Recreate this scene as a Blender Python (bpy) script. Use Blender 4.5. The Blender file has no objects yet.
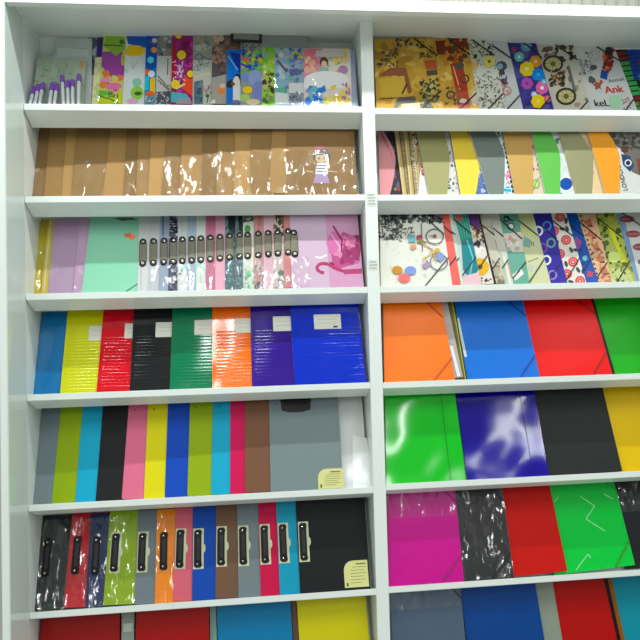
import bpy, math, random
from mathutils import Vector, Matrix, noise

C = bpy.context.scene.collection
SC = 1.3          # metres per fitted unit
ZOFF = 1.356
# ---------------------------------------------------------------- camera
FPX, CX, CY = 645.53, 315.02, 301.55
YAW, PIT, ROL = -0.1033, 0.0331, -0.0259
CAM = Vector((0.5099*SC, -1.5485*SC, 0.0722*SC+ZOFF))
RM = (Matrix.Rotation(YAW, 3, 'Z') @ Matrix.Rotation(math.pi/2+PIT, 3, 'X') @ Matrix.Rotation(ROL, 3, 'Z'))
cd = bpy.data.cameras.new('camera'); cam = bpy.data.objects.new('camera', cd); C.objects.link(cam)
cam.matrix_world = Matrix.Translation(CAM) @ RM.to_4x4()
cd.sensor_width = 36; cd.lens = FPX/640*36
cd.shift_x = (320-CX)/640; cd.shift_y = (CY-320)/640
cd.clip_start = 0.05
bpy.context.scene.camera = cam
# ---------------------------------------------------------------- world, lamps, exposure
w = bpy.data.worlds.new('world'); bpy.context.scene.world = w; w.use_nodes = True
w.node_tree.nodes['Background'].inputs[0].default_value = (0.86, 0.95, 0.93, 1)
w.node_tree.nodes['Background'].inputs[1].default_value = 0.40
vs = bpy.context.scene.view_settings
vs.view_transform = 'Standard'; vs.look = 'None'; vs.gamma = 1; vs.exposure = -0.2; vs.use_curve_mapping = False
def lamp(name, loc, sx, sy, power, aim=None):
    l = bpy.data.lights.new(name, 'AREA'); l.shape = 'RECTANGLE'; l.size = sx; l.size_y = sy
    l.energy = power; l.color = (0.97, 1.0, 0.98)
    o = bpy.data.objects.new(name, l); C.objects.link(o); o.location = loc
    if aim: o.rotation_euler = (Vector(aim)-Vector(loc)).to_track_quat('-Z', 'Y').to_euler()
    return o
lamp('ceiling_tube_light', (0.75, -0.53, 2.88), 2.6, 0.04, 29, (0.75, -0.30, 1.6))
for lx in (-0.9, 0.45, 1.8, 3.15):
    lamp('ceiling_tube_light', (lx, -1.9, 2.93), 0.07, 1.2, 17)
    lamp('ceiling_tube_light', (lx+.2, -3.7, 2.93), 0.07, 1.2, 17)
    lamp('ceiling_tube_light', (lx+.1, -5.4, 2.93), 0.07, 1.2, 19)

# ---------------------------------------------------------------- geometry of the shelving
X0, XW, DW = 0.0, 0.80*SC, 0.0309*SC
XR1 = XW+DW
XEND = 2.15
TH = 0.015*SC
SL = 0.4326; D1 = 0.0575*SC; LEAN = 0.33
ZL = [v*SC+ZOFF for v in (0.6008, 0.3834, 0.157, -0.0748, -0.3258, -0.5679)]; ZL.append(ZL[-1]-0.315)
ZR = [v*SC+ZOFF for v in (0.5975, 0.3824, 0.1567, -0.0762, -0.3213, -0.5659)]; ZR.append(ZR[-1]-0.315)
YBACK = 0.165
def proj(P):
    c = RM.transposed() @ (Vector(P)-CAM)
    return (CX+FPX*c.x/-c.z, CY-FPX*c.y/-c.z)
def ray(px, py):
    return (RM @ Vector(((px-CX)/FPX, -(py-CY)/FPX, -1))).normalized()
def hit(px, py, P0, n):
    d = ray(px, py); n = Vector(n)
    return CAM + d*((Vector(P0)-CAM).dot(n)/d.dot(n))
def line_y(x, y, z):
    a = proj((0, y, z)); b = proj((1.5, y, z))
    return a[1]+(x-a[0])/(b[0]-a[0])*(b[1]-a[1])
_l = math.atan(LEAN); V0 = Vector((0, math.sin(_l), math.cos(_l))); NB = Vector((0, math.cos(_l), -math.sin(_l)))
class Bay:
    def __init__(s, side, row):           # row 1..7
        s.z = (ZL if side == 'L' else ZR)[row-1]; s.side = side; s.row = row
        s.zup = (ZL if side == 'L' else ZR)[row-2] if row > 1 else None
        s.x0, s.x1 = (X0+.004, XW-.004) if side == 'L' else (XR1+.004, XEND-.02)
    def ybot(s, x): return line_y(x, 0, s.z) if s.row < 7 else 655.0
    def ytop(s, x): return line_y(x, D1, s.zup-TH-SL*D1)

# ---------------------------------------------------------------- materials
_mats = {}
def lin(c):
    return tuple(((v/255)/12.92 if v/255 <= .04045 else ((v/255+.055)/1.055)**2.4) for v in c)
def mat(col, kind='paper'):
    key = (tuple(col), kind)
    if key in _mats: return _mats[key]
    m = bpy.data.materials.new('%s_%02x%02x%02x' % ((kind,)+tuple(int(v) for v in col))); m.use_nodes = True
    nt = m.node_tree; b = nt.nodes['Principled BSDF']
    c = lin(col)
    if kind not in ('laminate', 'panel', 'metal'):
        g = sum(c)/3; c = tuple(min(1, max(0, (g+(v-g)*1.10)*.90)) for v in c)
    b.inputs['Base Color'].default_value = (*c, 1)
    rough = dict(paper=.55, print=.28, gloss=.11, plastic=.32, matte=.6, metal=.22, laminate=.28, panel=.06, rubber=.5)[kind]
    b.inputs['Roughness'].default_value = rough
    if kind in ('paper', 'matte', 'print', 'plastic'): b.inputs['Specular IOR Level'].default_value = .22
    if kind == 'metal': b.inputs['Metallic'].default_value = 1
    if kind in ('gloss', 'plastic', 'paper', 'matte', 'laminate'):
        tc = nt.nodes.new('ShaderNodeTexCoord'); n = nt.nodes.new('ShaderNodeTexNoise'); bp = nt.nodes.new('ShaderNodeBump')
        sc, st, di = dict(gloss=(4.5, .45, .028), plastic=(14, .3, .004), paper=(300, .15, .001), matte=(500, .2, .001), laminate=(260, .08, .0006))[kind]
        n.inputs['Scale'].default_value = sc; bp.inputs['Strength'].default_value = st; bp.inputs['Distance'].default_value = di
        n.inputs['Detail'].default_value = 1.0 if kind == 'gloss' else 2.0
        nt.links.new(tc.outputs['Object'], n.inputs['Vector']); nt.links.new(n.outputs['Fac'], bp.inputs['Height'])
        nt.links.new(bp.outputs['Normal'], b.inputs['Normal'])
    _mats[key] = m; return m
def film(name, tint=(1, 1, 1), fac=.07, facet=.62, wav=.62, scale=46, stretch=(1.0, 1, .38), milky=0.0):
    """thin clear plastic, crinkled into small facets"""
    m = bpy.data.materials.new(name); m.use_nodes = True; nt = m.node_tree; nt.nodes.clear(); N = nt.nodes.new; L = nt.links.new
    out = N('ShaderNodeOutputMaterial'); mix = N('ShaderNodeMixShader'); tr = N('ShaderNodeBsdfTransparent'); gl = N('ShaderNodeBsdfGlossy')
    tr.inputs[0].default_value = (*tint, 1); gl.inputs['Roughness'].default_value = .10; mix.inputs[0].default_value = fac
    tc = N('ShaderNodeTexCoord'); oi = N('ShaderNodeObjectInfo'); mp = N('ShaderNodeMapping'); mp.inputs['Scale'].default_value = stretch; mp.inputs['Rotation'].default_value = (0, .3, 0)
    mu = N('ShaderNodeMath'); mu.operation = 'MULTIPLY'; mu.inputs[1].default_value = 50; L(oi.outputs['Random'], mu.inputs[0])
    L(tc.outputs['Object'], mp.inputs[0])
    n = N('ShaderNodeTexNoise'); n.noise_dimensions = '4D'; n.inputs['Scale'].default_value = scale*.9; n.inputs['Detail'].default_value = 2; L(mp.outputs[0], n.inputs['Vector']); L(mu.outputs[0], n.inputs['W'])
    def vm(op, a, b=None, sc=None):
        v = N('ShaderNodeVectorMath'); v.operation = op; L(a, v.inputs[0])
        if b is not None:
            if isinstance(b, tuple): v.inputs[1].default_value = b
            else: L(b, v.inputs[1])
        if sc is not None: v.inputs['Scale'].default_value = sc
        return v.outputs[0]
    nc = vm('SUBTRACT', n.outputs['Color'], (.5, .5, .5)); wp = vm('ADD', mp.outputs[0], vm('SCALE', nc, sc=.035))
    vo = N('ShaderNodeTexVoronoi'); vo.voronoi_dimensions = '4D'; vo.inputs['Scale'].default_value = scale; L(wp, vo.inputs['Vector']); L(mu.outputs[0], vo.inputs['W'])
    vc = vm('SUBTRACT', vo.outputs['Color'], (.5, .5, .5)); ge = N('ShaderNodeNewGeometry')
    nn = vm('NORMALIZE', vm('ADD', vm('ADD', ge.outputs['Normal'], vm('SCALE', vc, sc=facet)), vm('SCALE', nc, sc=wav)))
    L(nn, gl.inputs['Normal']); L(gl.outputs[0], mix.inputs[2])
    if milky > 0:
        df = N('ShaderNodeBsdfDiffuse'); df.inputs[0].default_value = (.9, .93, .93, 1); m2 = N('ShaderNodeMixShader'); m2.inputs[0].default_value = milky
        L(tr.outputs[0], m2.inputs[1]); L(df.outputs[0], m2.inputs[2]); L(m2.outputs[0], mix.inputs[1])
    else: L(tr.outputs[0], mix.inputs[1])
    L(mix.outputs[0], out.inputs[0]); return m
FILM = film('clear_film')

# ---------------------------------------------------------------- mesh builder
class MB:
    def __init__(s): s.v = []; s.f = []; s.m = []; s.mats = []; s.smooth = False
    def mi(s, m):
        if m not in s.mats: s.mats.append(m)
        return s.mats.index(m)
    def face(s, pts, m):
        b = len(s.v); s.v += [tuple(p) for p in pts]; s.f.append(tuple(range(b, b+len(pts)))); s.m.append(s.mi(m))
    def prism(s, pts2, y0, y1, m, m2=None):      # polygon in XZ (ccw seen from -Y) between y0 (front) and y1
        n = len(pts2); b = len(s.v)
        s.v += [(p[0], y0, p[1]) for p in pts2]+[(p[0], y1, p[1]) for p in pts2]
        s.f.append(tuple(range(b, b+n))); s.m.append(s.mi(m))
        s.f.append(tuple(range(b+2*n-1, b+n-1, -1))); s.m.append(s.mi(m2 or m))
        for i in range(n):
            j = (i+1) % n; s.f.append((b+i, b+n+i, b+n+j, b+j)); s.m.append(s.mi(m2 or m))
    def box(s, a, b_, m):
        (x0, y0, z0), (x1, y1, z1) = a, b_
        s.prism([(x0, z0), (x1, z0), (x1, z1), (x0, z1)], y0, y1, m)
    def cyl(s, a, b_, r0, r1, m, n=14):
        a = Vector(a); b_ = Vector(b_); d = (b_-a).normalized()
        e1 = d.cross(Vector((0, 1, 0)) if abs(d.y) < .9 else Vector((1, 0, 0))).normalized(); e2 = d.cross(e1); k = len(s.v)
        for c, r in ((a, r0), (b_, r1)):
            for i in range(n):
                t = 2*math.pi*i/n; s.v.append(tuple(c+e1*math.cos(t)*r+e2*math.sin(t)*r))
        for i in range(n):
            j = (i+1) % n; s.f.append((k+i, k+j, k+n+j, k+n+i)); s.m.append(s.mi(m))
        s.f.append(tuple(range(k+n-1, k-1, -1))); s.m.append(s.mi(m)); s.f.append(tuple(range(k+n, k+2*n))); s.m.append(s.mi(m))
    def dome(s, c, r, m, flat=.5, n=14):          # rivet head bulging to -Y
        prev = None
        for q in range(5):
            a = q/4*math.pi/2; rr = r*math.cos(a); yy = c[1]-r*flat*math.sin(a); k = len(s.v)
            ring = [(c[0]+rr*math.cos(2*math.pi*i/n), yy, c[2]+rr*math.sin(2*math.pi*i/n)) for i in range(n)]
            s.v += ring
            if prev is not None:
                for i in range(n):
                    j = (i+1) % n; s.f.append((prev+i, prev+j, k+j, k+i)); s.m.append(s.mi(m))
            prev = k
    def build(s, name, parent=None, bevel=0, smooth=False):
        me = bpy.data.meshes.new(name); me.from_pydata(s.v, [], s.f)
        for m in s.mats: me.materials.append(m)
        for i, p in enumerate(me.polygons): p.material_index = s.m[i]; p.use_smooth = smooth
        o = bpy.data.objects.new(name, me); C.objects.link(o)
        if parent: o.parent = parent
        if bevel:
            b = o.modifiers.new('bevel', 'BEVEL'); b.width = bevel; b.segments = 2; b.limit_method = 'ANGLE'
        return o
def tag(o, label, cat, group=None, kind=None):
    if label: o['label'] = label
    if cat: o['category'] = cat
    if group: o['group'] = group
    if kind: o['kind'] = kind
    return o
def empty(name, M):
    o = bpy.data.objects.new(name, None); C.objects.link(o); o.matrix_world = M; o.empty_display_size = .03; return o
def rrect(x0, z0, x1, z1, r, n=4):
    r = max(min(r, (x1-x0)/2-1e-4, (z1-z0)/2-1e-4), 1e-4); out = []
    for cx, cz, a0 in ((x1-r, z0+r, -90), (x1-r, z1-r, 0), (x0+r, z1-r, 90), (x0+r, z0+r, 180)):
        for i in range(n+1):
            a = math.radians(a0+90*i/n); out.append((cx+r*math.cos(a), cz+r*math.sin(a)))
    return out
_fonts = {}
def glyphs(txt):
    if txt not in _fonts:
        cu = bpy.data.curves.new('lettering', 'FONT'); cu.body = txt; cu.size = 1; cu.resolution_u = 3
        o = bpy.data.objects.new('lettering', cu); C.objects.link(o); bpy.context.view_layer.update()
        me = bpy.data.meshes.new_from_object(o.evaluated_get(bpy.context.evaluated_depsgraph_get()))
        _fonts[txt] = ([tuple(v.co) for v in me.vertices], [tuple(p.vertices) for p in me.polygons])
        bpy.data.objects.remove(o); bpy.data.meshes.remove(me); bpy.data.curves.remove(cu)
    return _fonts[txt]

# ---------------------------------------------------------------- an item standing in a bay
class Item:
    """a flat thing leaning on the bay's sloping back. left / right = image x of its edge at the shelf edge and under the shelf above,
    turned at once into a real edge on the leaning plane k metres behind the front one."""
    def __init__(s, bay, k, left=None, right=None, w=.235, h=.30, th=.004, top=None, both=False, y0=.008):
        s.bay = bay; s.k = k; s.th = th
        y0 = y0+k; s.P0 = Vector((0, y0, bay.z-SL*y0))
        e = left or right
        def pt(x, which):
            y = bay.ybot(x) if which == 0 else (top if top else bay.ytop(x))
            return hit(x, y, s.P0, NB)
        Pb, Pt = pt(e[0], 0), pt(e[1], 1)
        v = (Pt-Pb).normalized(); u = NB.cross(v).normalized()
        if both:
            v = V0.copy(); u = Vector((1, 0, 0))
        s.u, s.v = u, v
        if top and not both: h = (Pt-Pb).length+.004
        # keep inside the bay
        if left and right:
            Qb = pt(right[0], 0); w = (Qb-Pb).dot(u)
        lo, hi = bay.x0, bay.x1
        if left:
            need = max(0, h*v.x)
            w = min(w, (hi-Pb.x-need*.0)/u.x)
            if Pb.x+w*u.x+h*v.x > hi+.001 and not both: w = min(w, hi-Pb.x-h*v.x)
        else:
            if Pb.x-w*u.x < lo: w = (Pb.x-lo)/u.x
            if Pb.x-w*u.x+h*v.x < lo and not both: w = Pb.x+h*v.x-lo
        m = min(0, w*u.z)
        if left:
            t = (s.P0.z+.0008-m-Pb.z)/v.z; O = Pb+t*v; t_shift = -t
        else:
            Q = Pb-w*u; t = (s.P0.z+.0008-m-Q.z)/v.z; O = Q+t*v; t_shift = -t
        if top and not both: h += max(0, t_shift)
        s.O, s.w, s.h = O, w, h
        s.M = Matrix.Translation(O) @ Matrix((u, NB, v)).transposed().to_4x4()
        s.Mi = s.M.inverted()
        s.root = None; s.outline = None
        if both:       # trapezoid outline from the four corners
            a = s.P(left[0], bay.ybot(left[0])); b = s.P(right[0], bay.ybot(right[0]))
            c = s.P(right[1], top or bay.ytop(right[1])); d = s.P(left[1], top or bay.ytop(left[1]))
            if not top:
                def ext(p, q): t_ = (h-p[1])/(q[1]-p[1]); return (p[0]+(q[0]-p[0])*t_, h)
                c = ext(b, c); d = ext(a, d)
            s.h = max(c[1], d[1])
            s.outline = [(a[0], 0), (b[0], 0), c, d]
        s.mb = MB(); s.lay = 0; s.kind = 'print'
    def P(s, px, py, off=0):
        q = s.Mi @ hit(px, py, s.O+NB*off, NB); return (q.x, q.z)
    def sc(s, px, py):
        a = s.P(px, py); b = s.P(px+1, py); return abs(b[0]-a[0])
    def body(s, col, kind='paper', r=.003, edge=None):
        o = s.outline or rrect(0, 0, s.w, s.h, r)
        s.mb.prism(o, 0, s.th, mat(col, kind), mat(edge, kind) if edge else None); s.kind = 'print' if kind in ('paper', 'matte') else kind; return s
    def _c(s, p): return (min(max(p[0], .0004), s.w-.0004), min(max(p[1], .0004), s.h-.0004))
    def poly(s, pts, col, local=False, kind=None):
        q = [s._c(p if local else s.P(*p)) for p in pts]; s.lay += 1; y = -.0002-.000006*s.lay
        a = sum(q[i][0]*q[(i+1) % len(q)][1]-q[(i+1) % len(q)][0]*q[i][1] for i in range(len(q)))
        if a < 0: q.reverse()
        if abs(a) > 1e-8: s.mb.face([(p[0], y, p[1]) for p in q], mat(col, kind or s.kind))
        return s
    def disc(s, px, py, r, col, ry=None, n=14, wob=0, rot=0, seed=0):
        ry = ry or r; R = random.Random(seed+px*7+py); out = []
        for i in range(n):
            a = 2*math.pi*i/n; k = 1+wob*(R.random()-.5)*2; x, y = r*k*math.cos(a), ry*k*math.sin(a)
            out.append((px+x*math.cos(rot)-y*math.sin(rot), py+x*math.sin(rot)+y*math.cos(rot)))
        return s.poly(out, col)
    def line(s, pts, wd, col):
        for (x0, y0), (x1, y1) in zip(pts, pts[1:]):
            L = math.hypot(x1-x0, y1-y0) or 1; nx, ny = -(y1-y0)/L*wd/2, (x1-x0)/L*wd/2
            s.poly([(x0+nx, y0+ny), (x1+nx, y1+ny), (x1-nx, y1-ny), (x0-nx, y0-ny)], col)
        return s
    def ring(s, px, py, r, wd, col, ry=None, n=20):
        ry = ry or r
        s.line([(px+r*math.cos(2*math.pi*i/n), py+ry*math.sin(2*math.pi*i/n)) for i in range(n+1)], wd, col); return s
    def flower(s, px, py, r, col, cen, n=6):
        for i in range(n):
            a = 2*math.pi*i/n+px; s.disc(px+.55*r*math.cos(a), py+.55*r*math.sin(a), .48*r, col, n=9)
        s.disc(px, py, .3*r, cen, n=9); return s
    def scatter(s, n, box, cols, r0, r1, seed=1, wob=.45, asp=1.0):
        R = random.Random(seed)
        for i in range(int(n*1.5)):
            px = R.uniform(box[0], box[2]); py = R.uniform(box[1], box[3]); r = R.uniform(r0, r1)*.86
            s.disc(px, py, r, R.choice(cols), ry=r*R.uniform(.5, 1.2)*asp, n=8, wob=wob, rot=R.random()*3, seed=i)
        return s
    def scribble(s, n, box, cols, l0, l1, wd, seed=1):
        R = random.Random(seed)
        for i in range(int(n*1.8)):
            x = R.uniform(box[0], box[2]); y = R.uniform(box[1], box[3]); a = R.random()*6.28; l = R.uniform(l0, l1)
            x2, y2 = x+l*math.cos(a), y+l*math.sin(a); a += R.uniform(-1.5, 1.5)
            s.line([(x, y), (x2, y2), (x2+l*.6*math.cos(a), y2+l*.6*math.sin(a))], wd, R.choice(cols))
        return s
    def text(s, txt, px, py, size, col, rot=0, bold=0):
        vs_, fs = glyphs(txt); k = s.sc(px, py)*size; ox, oz = s.P(px, py); s.lay += 1; ca, sa = math.cos(rot), math.sin(rot)
        for rep in range(1+bold):
            y = -.0002-.000006*s.lay-.000002*rep; d = rep*.05*k
            pts = [s._c((ox+d+(x*ca-z*sa)*k, oz+(x*sa+z*ca)*k)) for x, z, _ in vs_]
            b = len(s.mb.v); s.mb.v += [(p[0], y, p[1]) for p in pts]
            for f in fs: s.mb.f.append(tuple(b+i for i in f)); s.mb.m.append(s.mb.mi(mat(col, s.kind)))
        return s
    # parts ---------------------------------------------------------------
    def finish(s, name, label, cat, group=None, cover='cover', parts=(), smooth=False):
        """parts: callables taking (item, root)"""
        if parts:
            root = empty(name, s.M); o = s.mb.build(cover, root); 
            for p in parts: p(s, root)
        else:
            root = s.mb.build(name); root.matrix_world = s.M
        tag(root, label, cat, group); s.root = root; return root

def part(mb, name, root, label=None, **k):
    o = mb.build(name, root, **k)
    if label: o['label'] = label
    return o
def strip(mb, a, b, wd, y0, y1, m):
    L = math.hypot(b[0]-a[0], b[1]-a[1]); nx, nz = -(b[1]-a[1])/L*wd/2, (b[0]-a[0])/L*wd/2
    mb.prism([(a[0]-nx, a[1]-nz), (b[0]-nx, b[1]-nz), (b[0]+nx, b[1]+nz), (a[0]+nx, a[1]+nz)], y0, y1, m)
def elastics(col, dx=.07, dz=.075, wd=.0045, upper=True, htop=None):
    def f(it, root):
        r = it.w; H = htop or it.h; sh = 0
        mb = MB(); strip(mb, (r-.001, dz), (r-dx, .002), wd, -.0028, -.0012, mat(col, 'rubber')); part(mb, 'elastic_band', root)
        if upper:
            rt = it.outline[2][0] if it.outline else r
            mb = MB(); strip(mb, (rt-dx, H-.001), (rt-.001, H-dz), wd, -.0028, -.0012, mat(col, 'rubber')); part(mb, 'elastic_band', root)
    return f
def sleeve(z0=0, z1=None, amp=.0022, seed=0, film_mat=None, name='plastic_sleeve', x0=-.002, x1=None, fr=26):
    def f(it, root):
        Z1 = z1 or it.h; X1 = x1 or it.w+.002; nx, nz = 22, 28; mb = MB(); m = film_mat or FILM; i0 = mb.mi(m); sd = seed+it.O.x*13.7
        for j in range(nz+1):
            for i in range(nx+1):
                x = x0+(X1-x0)*i/nx; z = z0+(Z1-z0)*j/nz
                q = noise.noise(Vector((x*fr*1.6+z*fr*.35+sd, z*fr*.4, sd)))
                y = -.0008-amp*max(0, 1-abs(q)*2.2)
                if i in (0, nx): y = -.0005
                mb.v.append((x, y, z))
        for j in range(nz):
            for i in range(nx):
                a = j*(nx+1)+i; mb.f.append((a, a+1, a+nx+2, a+nx+1)); mb.m.append(i0)
        part(mb, name, root, smooth=True)
    return f
# ================================================================ THE ROOM
WHITE = (226, 235, 232)
def plane(name, pts, m):
    mb = MB(); mb.face(pts, m); o = mb.build(name); o['kind'] = 'structure'; return o
mb = MB(); mb.box((-3, -6, -.02), (5, .3, 0), mat((190, 188, 182), 'laminate')); o = mb.build('floor'); o['kind'] = 'structure'
mb = MB(); mb.box((-3, .26, 0), (5, .34, 2.99), mat((205, 207, 198), 'matte')); o = mb.build('wall_back'); o['kind'] = 'structure'
# ribbed ceiling, ribs running away from the shelf
mb = MB(); cm = mat((214, 214, 204), 'matte'); prof = []; x = -3.0
while x < 5.0:
    prof += [(x, 2.966), (x+.010, 2.958), (x+.022, 2.958), (x+.032, 2.966)]; x += .045
n = len(prof); i0 = mb.mi(cm)
for y in (-6, .3):
    mb.v += [(p[0], y, p[1]) for p in prof]
for i in range(n-1): mb.f.append((i, i+1, n+i+1, n+i)); mb.m.append(i0)
o = mb.build('ceiling'); o['kind'] = 'structure'
# corrugated cladding on the wall above the shelving
mb = MB(); i0 = mb.mi(cm); n = len(prof)
for z in (2.35, 2.95): mb.v += [(p[0], .246 if p[1] < 2.96 else .257, z) for p in prof]
for i in range(n-1): mb.f.append((i, i+1, n+i+1, n+i)); mb.m.append(i0)
o = mb.build('trim_1'); o['kind'] = 'structure'

# ================================================================ THE SHELVING
unit = empty('display_shelving', Matrix.Translation((0, 0, 0)))
tag(unit, 'white laminate display shelving with two columns of sloping shelves full of folders', 'shelving')
LAM = mat(WHITE, 'laminate'); PAN = mat((206, 219, 214), 'panel')
YF = -.149
P = hit(340, 10, (0, YF, 0), (0, 1, 0)); ZFB = P.z
P = hit(500, 4.6, (0, YF, 0), (0, 1, 0)); ZFT = P.z
P = hit(349, 43, (0, YBACK, 0), (0, 1, 0)); ZC = max(P.z, ZFB+.02)
ZBOT = .12
mb = MB(); mb.box((-.0030, YF, 0), (0.0, -.001, ZFT), PAN); mb.box((-.022, YF, 0), (-.003, YBACK+.02, ZFT), LAM); mb.box((-.022, YF+.03, ZFT), (-.0001, YBACK+.02, ZC+.008), LAM); part(mb, 'side_panel', unit, bevel=.001)
mb = MB(); mb.box((XEND, YF, 0), (XEND+.022, YBACK+.02, ZFT), LAM); mb.box((XEND, YF+.03, ZFT), (XEND+.022, YBACK+.02, ZC+.008), LAM); part(mb, 'side_panel', unit, bevel=.001)
mb = MB(); mb.box((XW, 0, 0), (XR1, YBACK, ZC), LAM); part(mb, 'divider', unit, bevel=.0015)
mb = MB(); mb.box((0, YF, ZFB), (XEND, YF+.028, ZFT), LAM); part(mb, 'fascia', unit, bevel=.001)
mb = MB(); mb.box((0, YF+.028, ZC), (XEND, YBACK+.02, ZC+.008), LAM); mb.box((0, YF+.0281, ZFT-.02), (XEND, YF+.036, ZC), LAM); part(mb, 'top_board', unit)
mb = MB(); mb.box((0, YBACK, 0), (XEND, YBACK+.018, ZC), LAM); part(mb, 'back_board', unit)
mb = MB(); mb.box((0, -.04, 0), (XEND, .0, ZBOT), LAM); part(mb, 'plinth', unit)
def shelf(x0, x1, z):
    mb = MB(); k = len(mb.v); i0 = mb.mi(LAM)
    pr = [(0, z-TH), (D1, z-TH-SL*D1), (D1, z-SL*D1), (0, z)]
    for x in (x0, x1): mb.v += [(x, p[0], p[1]) for p in pr]
    for i in range(4): j = (i+1) % 4; mb.f.append((i, 4+i, 4+j, j)); mb.m.append(i0)
    mb.f += [(0, 1, 2, 3), (7, 6, 5, 4)]; mb.m += [i0, i0]
    s = part(mb, 'shelf', unit, bevel=.0012)
    if z > 2.0: return
    # sloping back of the tray
    mb = MB(); i0 = mb.mi(LAM); zb = z-SL*D1; hh = .30
    y1 = min(D1+LEAN*hh, YBACK-.005); hh = (y1-D1)/LEAN
    pr = [(D1+.001, zb-.004), (D1+.005, zb-.004), (y1+.004, zb+hh), (y1, zb+hh)]
    for x in (x0, x1): mb.v += [(x, p[0], p[1]) for p in pr]
    for i in range(4): j = (i+1) % 4; mb.f.append((i, 4+i, 4+j, j)); mb.m.append(i0)
    mb.f += [(0, 1, 2, 3), (7, 6, 5, 4)]; mb.m += [i0, i0]
    part(mb, 'sloping_back', unit)
for z in ZL: shelf(.0, XW, z)
for z in ZR: shelf(XR1, XEND, z)
# small printed stickers on the divider
for (px, py, hgt) in ((371.3, 199.5, 13), (373, 265, 10)):
    a = hit(px-4.6, py-hgt/2, (0, 0, 0), (0, 1, 0)); b = hit(px+4.6, py+hgt/2, (0, 0, 0), (0, 1, 0))
    mb = MB(); mb.box((a.x, -.0008, b.z), (b.x, .0, a.z), mat((226, 230, 224), 'paper'))
    nl = 4 if hgt > 12 else 3
    for i in range(nl):
        z = a.z-(i+.7)*(a.z-b.z)/(nl+.4); R = random.Random(i+int(px)); x = a.x+.003
        while x < b.x-.004:
            l = R.uniform(.0015, .004); mb.box((x, -.0010, z-.0012), (min(x+l, b.x-.002), -.0008, z+.0012), mat((90, 95, 95), 'paper')); x += l+.0012
    part(mb, 'price_sticker', unit)

# ================================================================ LEFT COLUMN, BOX FILES (row 4)
def at_k(n, i, st): return (n-1-i)*st
def ridged_front(it, col, z0=.02, z1=.19, kind='gloss'):
    """file front moulded with horizontal ridges"""
    mb = it.mb; m = mat(col, kind); i0 = mb.mi(m); b = len(mb.v); n = 150; w, h = it.w, it.h
    rows = []
    for j in range(n+1):
        z = z0+(z1-z0)*j/n; y = -.0004-.0005*(1-abs(math.sin(math.pi*(z-z0)/.0105)))**2
        if j in (0, n): y = -.0001
        rows.append((z, y))
    for z, y in rows: mb.v += [(.012, y, z), (w-.004, y, z)]
    for j in range(n): mb.f.append((b+2*j, b+2*j+1, b+2*j+3, b+2*j+2)); mb.m.append(i0)
def white_label(it, root, x0=.072, w=.088, ztop=.232, hh=.05, lines=True):
    mb = MB(); x1 = x0+w; mb.box((x0, -.0022, ztop-hh), (x1, -.001, ztop), mat((224, 226, 214), 'paper'))
    for i in range(2 if lines else 0): mb.box((x0+.012, -.0024, ztop-.018-.013*i), (x1-.014, -.0022, ztop-.017-.013*i), mat((170, 172, 165), 'paper'))
    if lines: mb.box((x1-.026, -.0024, ztop-hh+.004), (x1-.012, -.0022, ztop-hh+.010), mat((60, 70, 80), 'paper'))
    part(mb, 'label', root, 'blank white paper label')
B = Bay('L', 4)
spec = [('blue', (18, 118, 178), (33.4, 42.8), 'leftmost, tilted against the side panel and with no label showing'),
 ('yellow', (214, 216, 20), (60, 67.8), 'between the blue and the red file'),
 ('red', (214, 34, 52), (96.5, 103.5), 'between the yellow and the black file'),
 ('black', (28, 30, 34), (129.7, 133.8), 'between the red and the green file'),
 ('green', (10, 122, 82), (169.7, 172.5), 'between the black and the orange file'),
 ('orange', (255, 122, 18), (212.2, 212.4), 'between the green and the purple file'),
 ('purple', (56, 32, 140), (252, 250.3), 'between the orange and the royal blue file'),
 ('royal blue', (22, 58, 192), (294.7, 290), 'fully visible at the right end of its row')]
for i, (cn, col, lf, where) in enumerate(spec):
    it = Item(B, at_k(8, i, .0075), left=lf, right=(366.6, 358.5) if i == 7 else None, both=(i == 7), w=.215, h=.285, th=.0062)
    it.body(col, 'gloss', r=.006); 
    if i: ridged_front(it, col)
    it.finish('file_folder', '%s plastic ridged file, %s' % (cn, where), 'file', 'ridged plastic files in the left column', parts=[lambda a, r: white_label(a, r)] if i else ())

# ================================================================ LEFT COLUMN, PLAIN CLIPBOARDS (row 5)
B = Bay('L', 5)
GREY = (118, 132, 138); LIME = (146, 172, 16); SKY = (50, 168, 204); PINK = (222, 118, 148); BRN = (120, 84, 64)
spec = [('grey', GREY, (31.5, 42), 'leftmost of its row'), ('lime green', LIME, (51.6, 61), 'beside the leftmost grey one'),
 ('sky blue', SKY, (75, 82.8), 'between the lime and the black board'), ('black', (26, 27, 30), (95.5, 103), 'between the sky blue and the pink board'),
 ('pink', PINK, (121.6, 128.8), 'between the black and the yellow board'), ('yellow', (222, 214, 16), (143.8, 148), 'between the pink and the dark blue board'),
 ('strong blue', (18, 78, 184), (164.7, 168), 'between the yellow and the second lime board'), ('lime green', LIME, (187.3, 190), 'between the strong blue and the second sky blue board'),
 ('sky blue', SKY, (211, 213), 'between the second lime and the raspberry red board'), ('raspberry red', (204, 42, 92), (230, 230.3), 'narrow strip between sky blue and brown'),
 ('brown', BRN, (245, 245), 'just left of the fully visible grey board'), ('grey', (122, 136, 140), (270.6, 269), 'fully visible at the front of its row with a cream sticker')]
def holes(it, root):
    for x in (.012, ):
        mb = MB(); mb.cyl((x+.008, -.0012, it.h-.052), (x+.008, .0005, it.h-.052), .0022, .0022, mat((40, 40, 45), 'plastic'), 10)
        part(mb, 'rivet', root)
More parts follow.
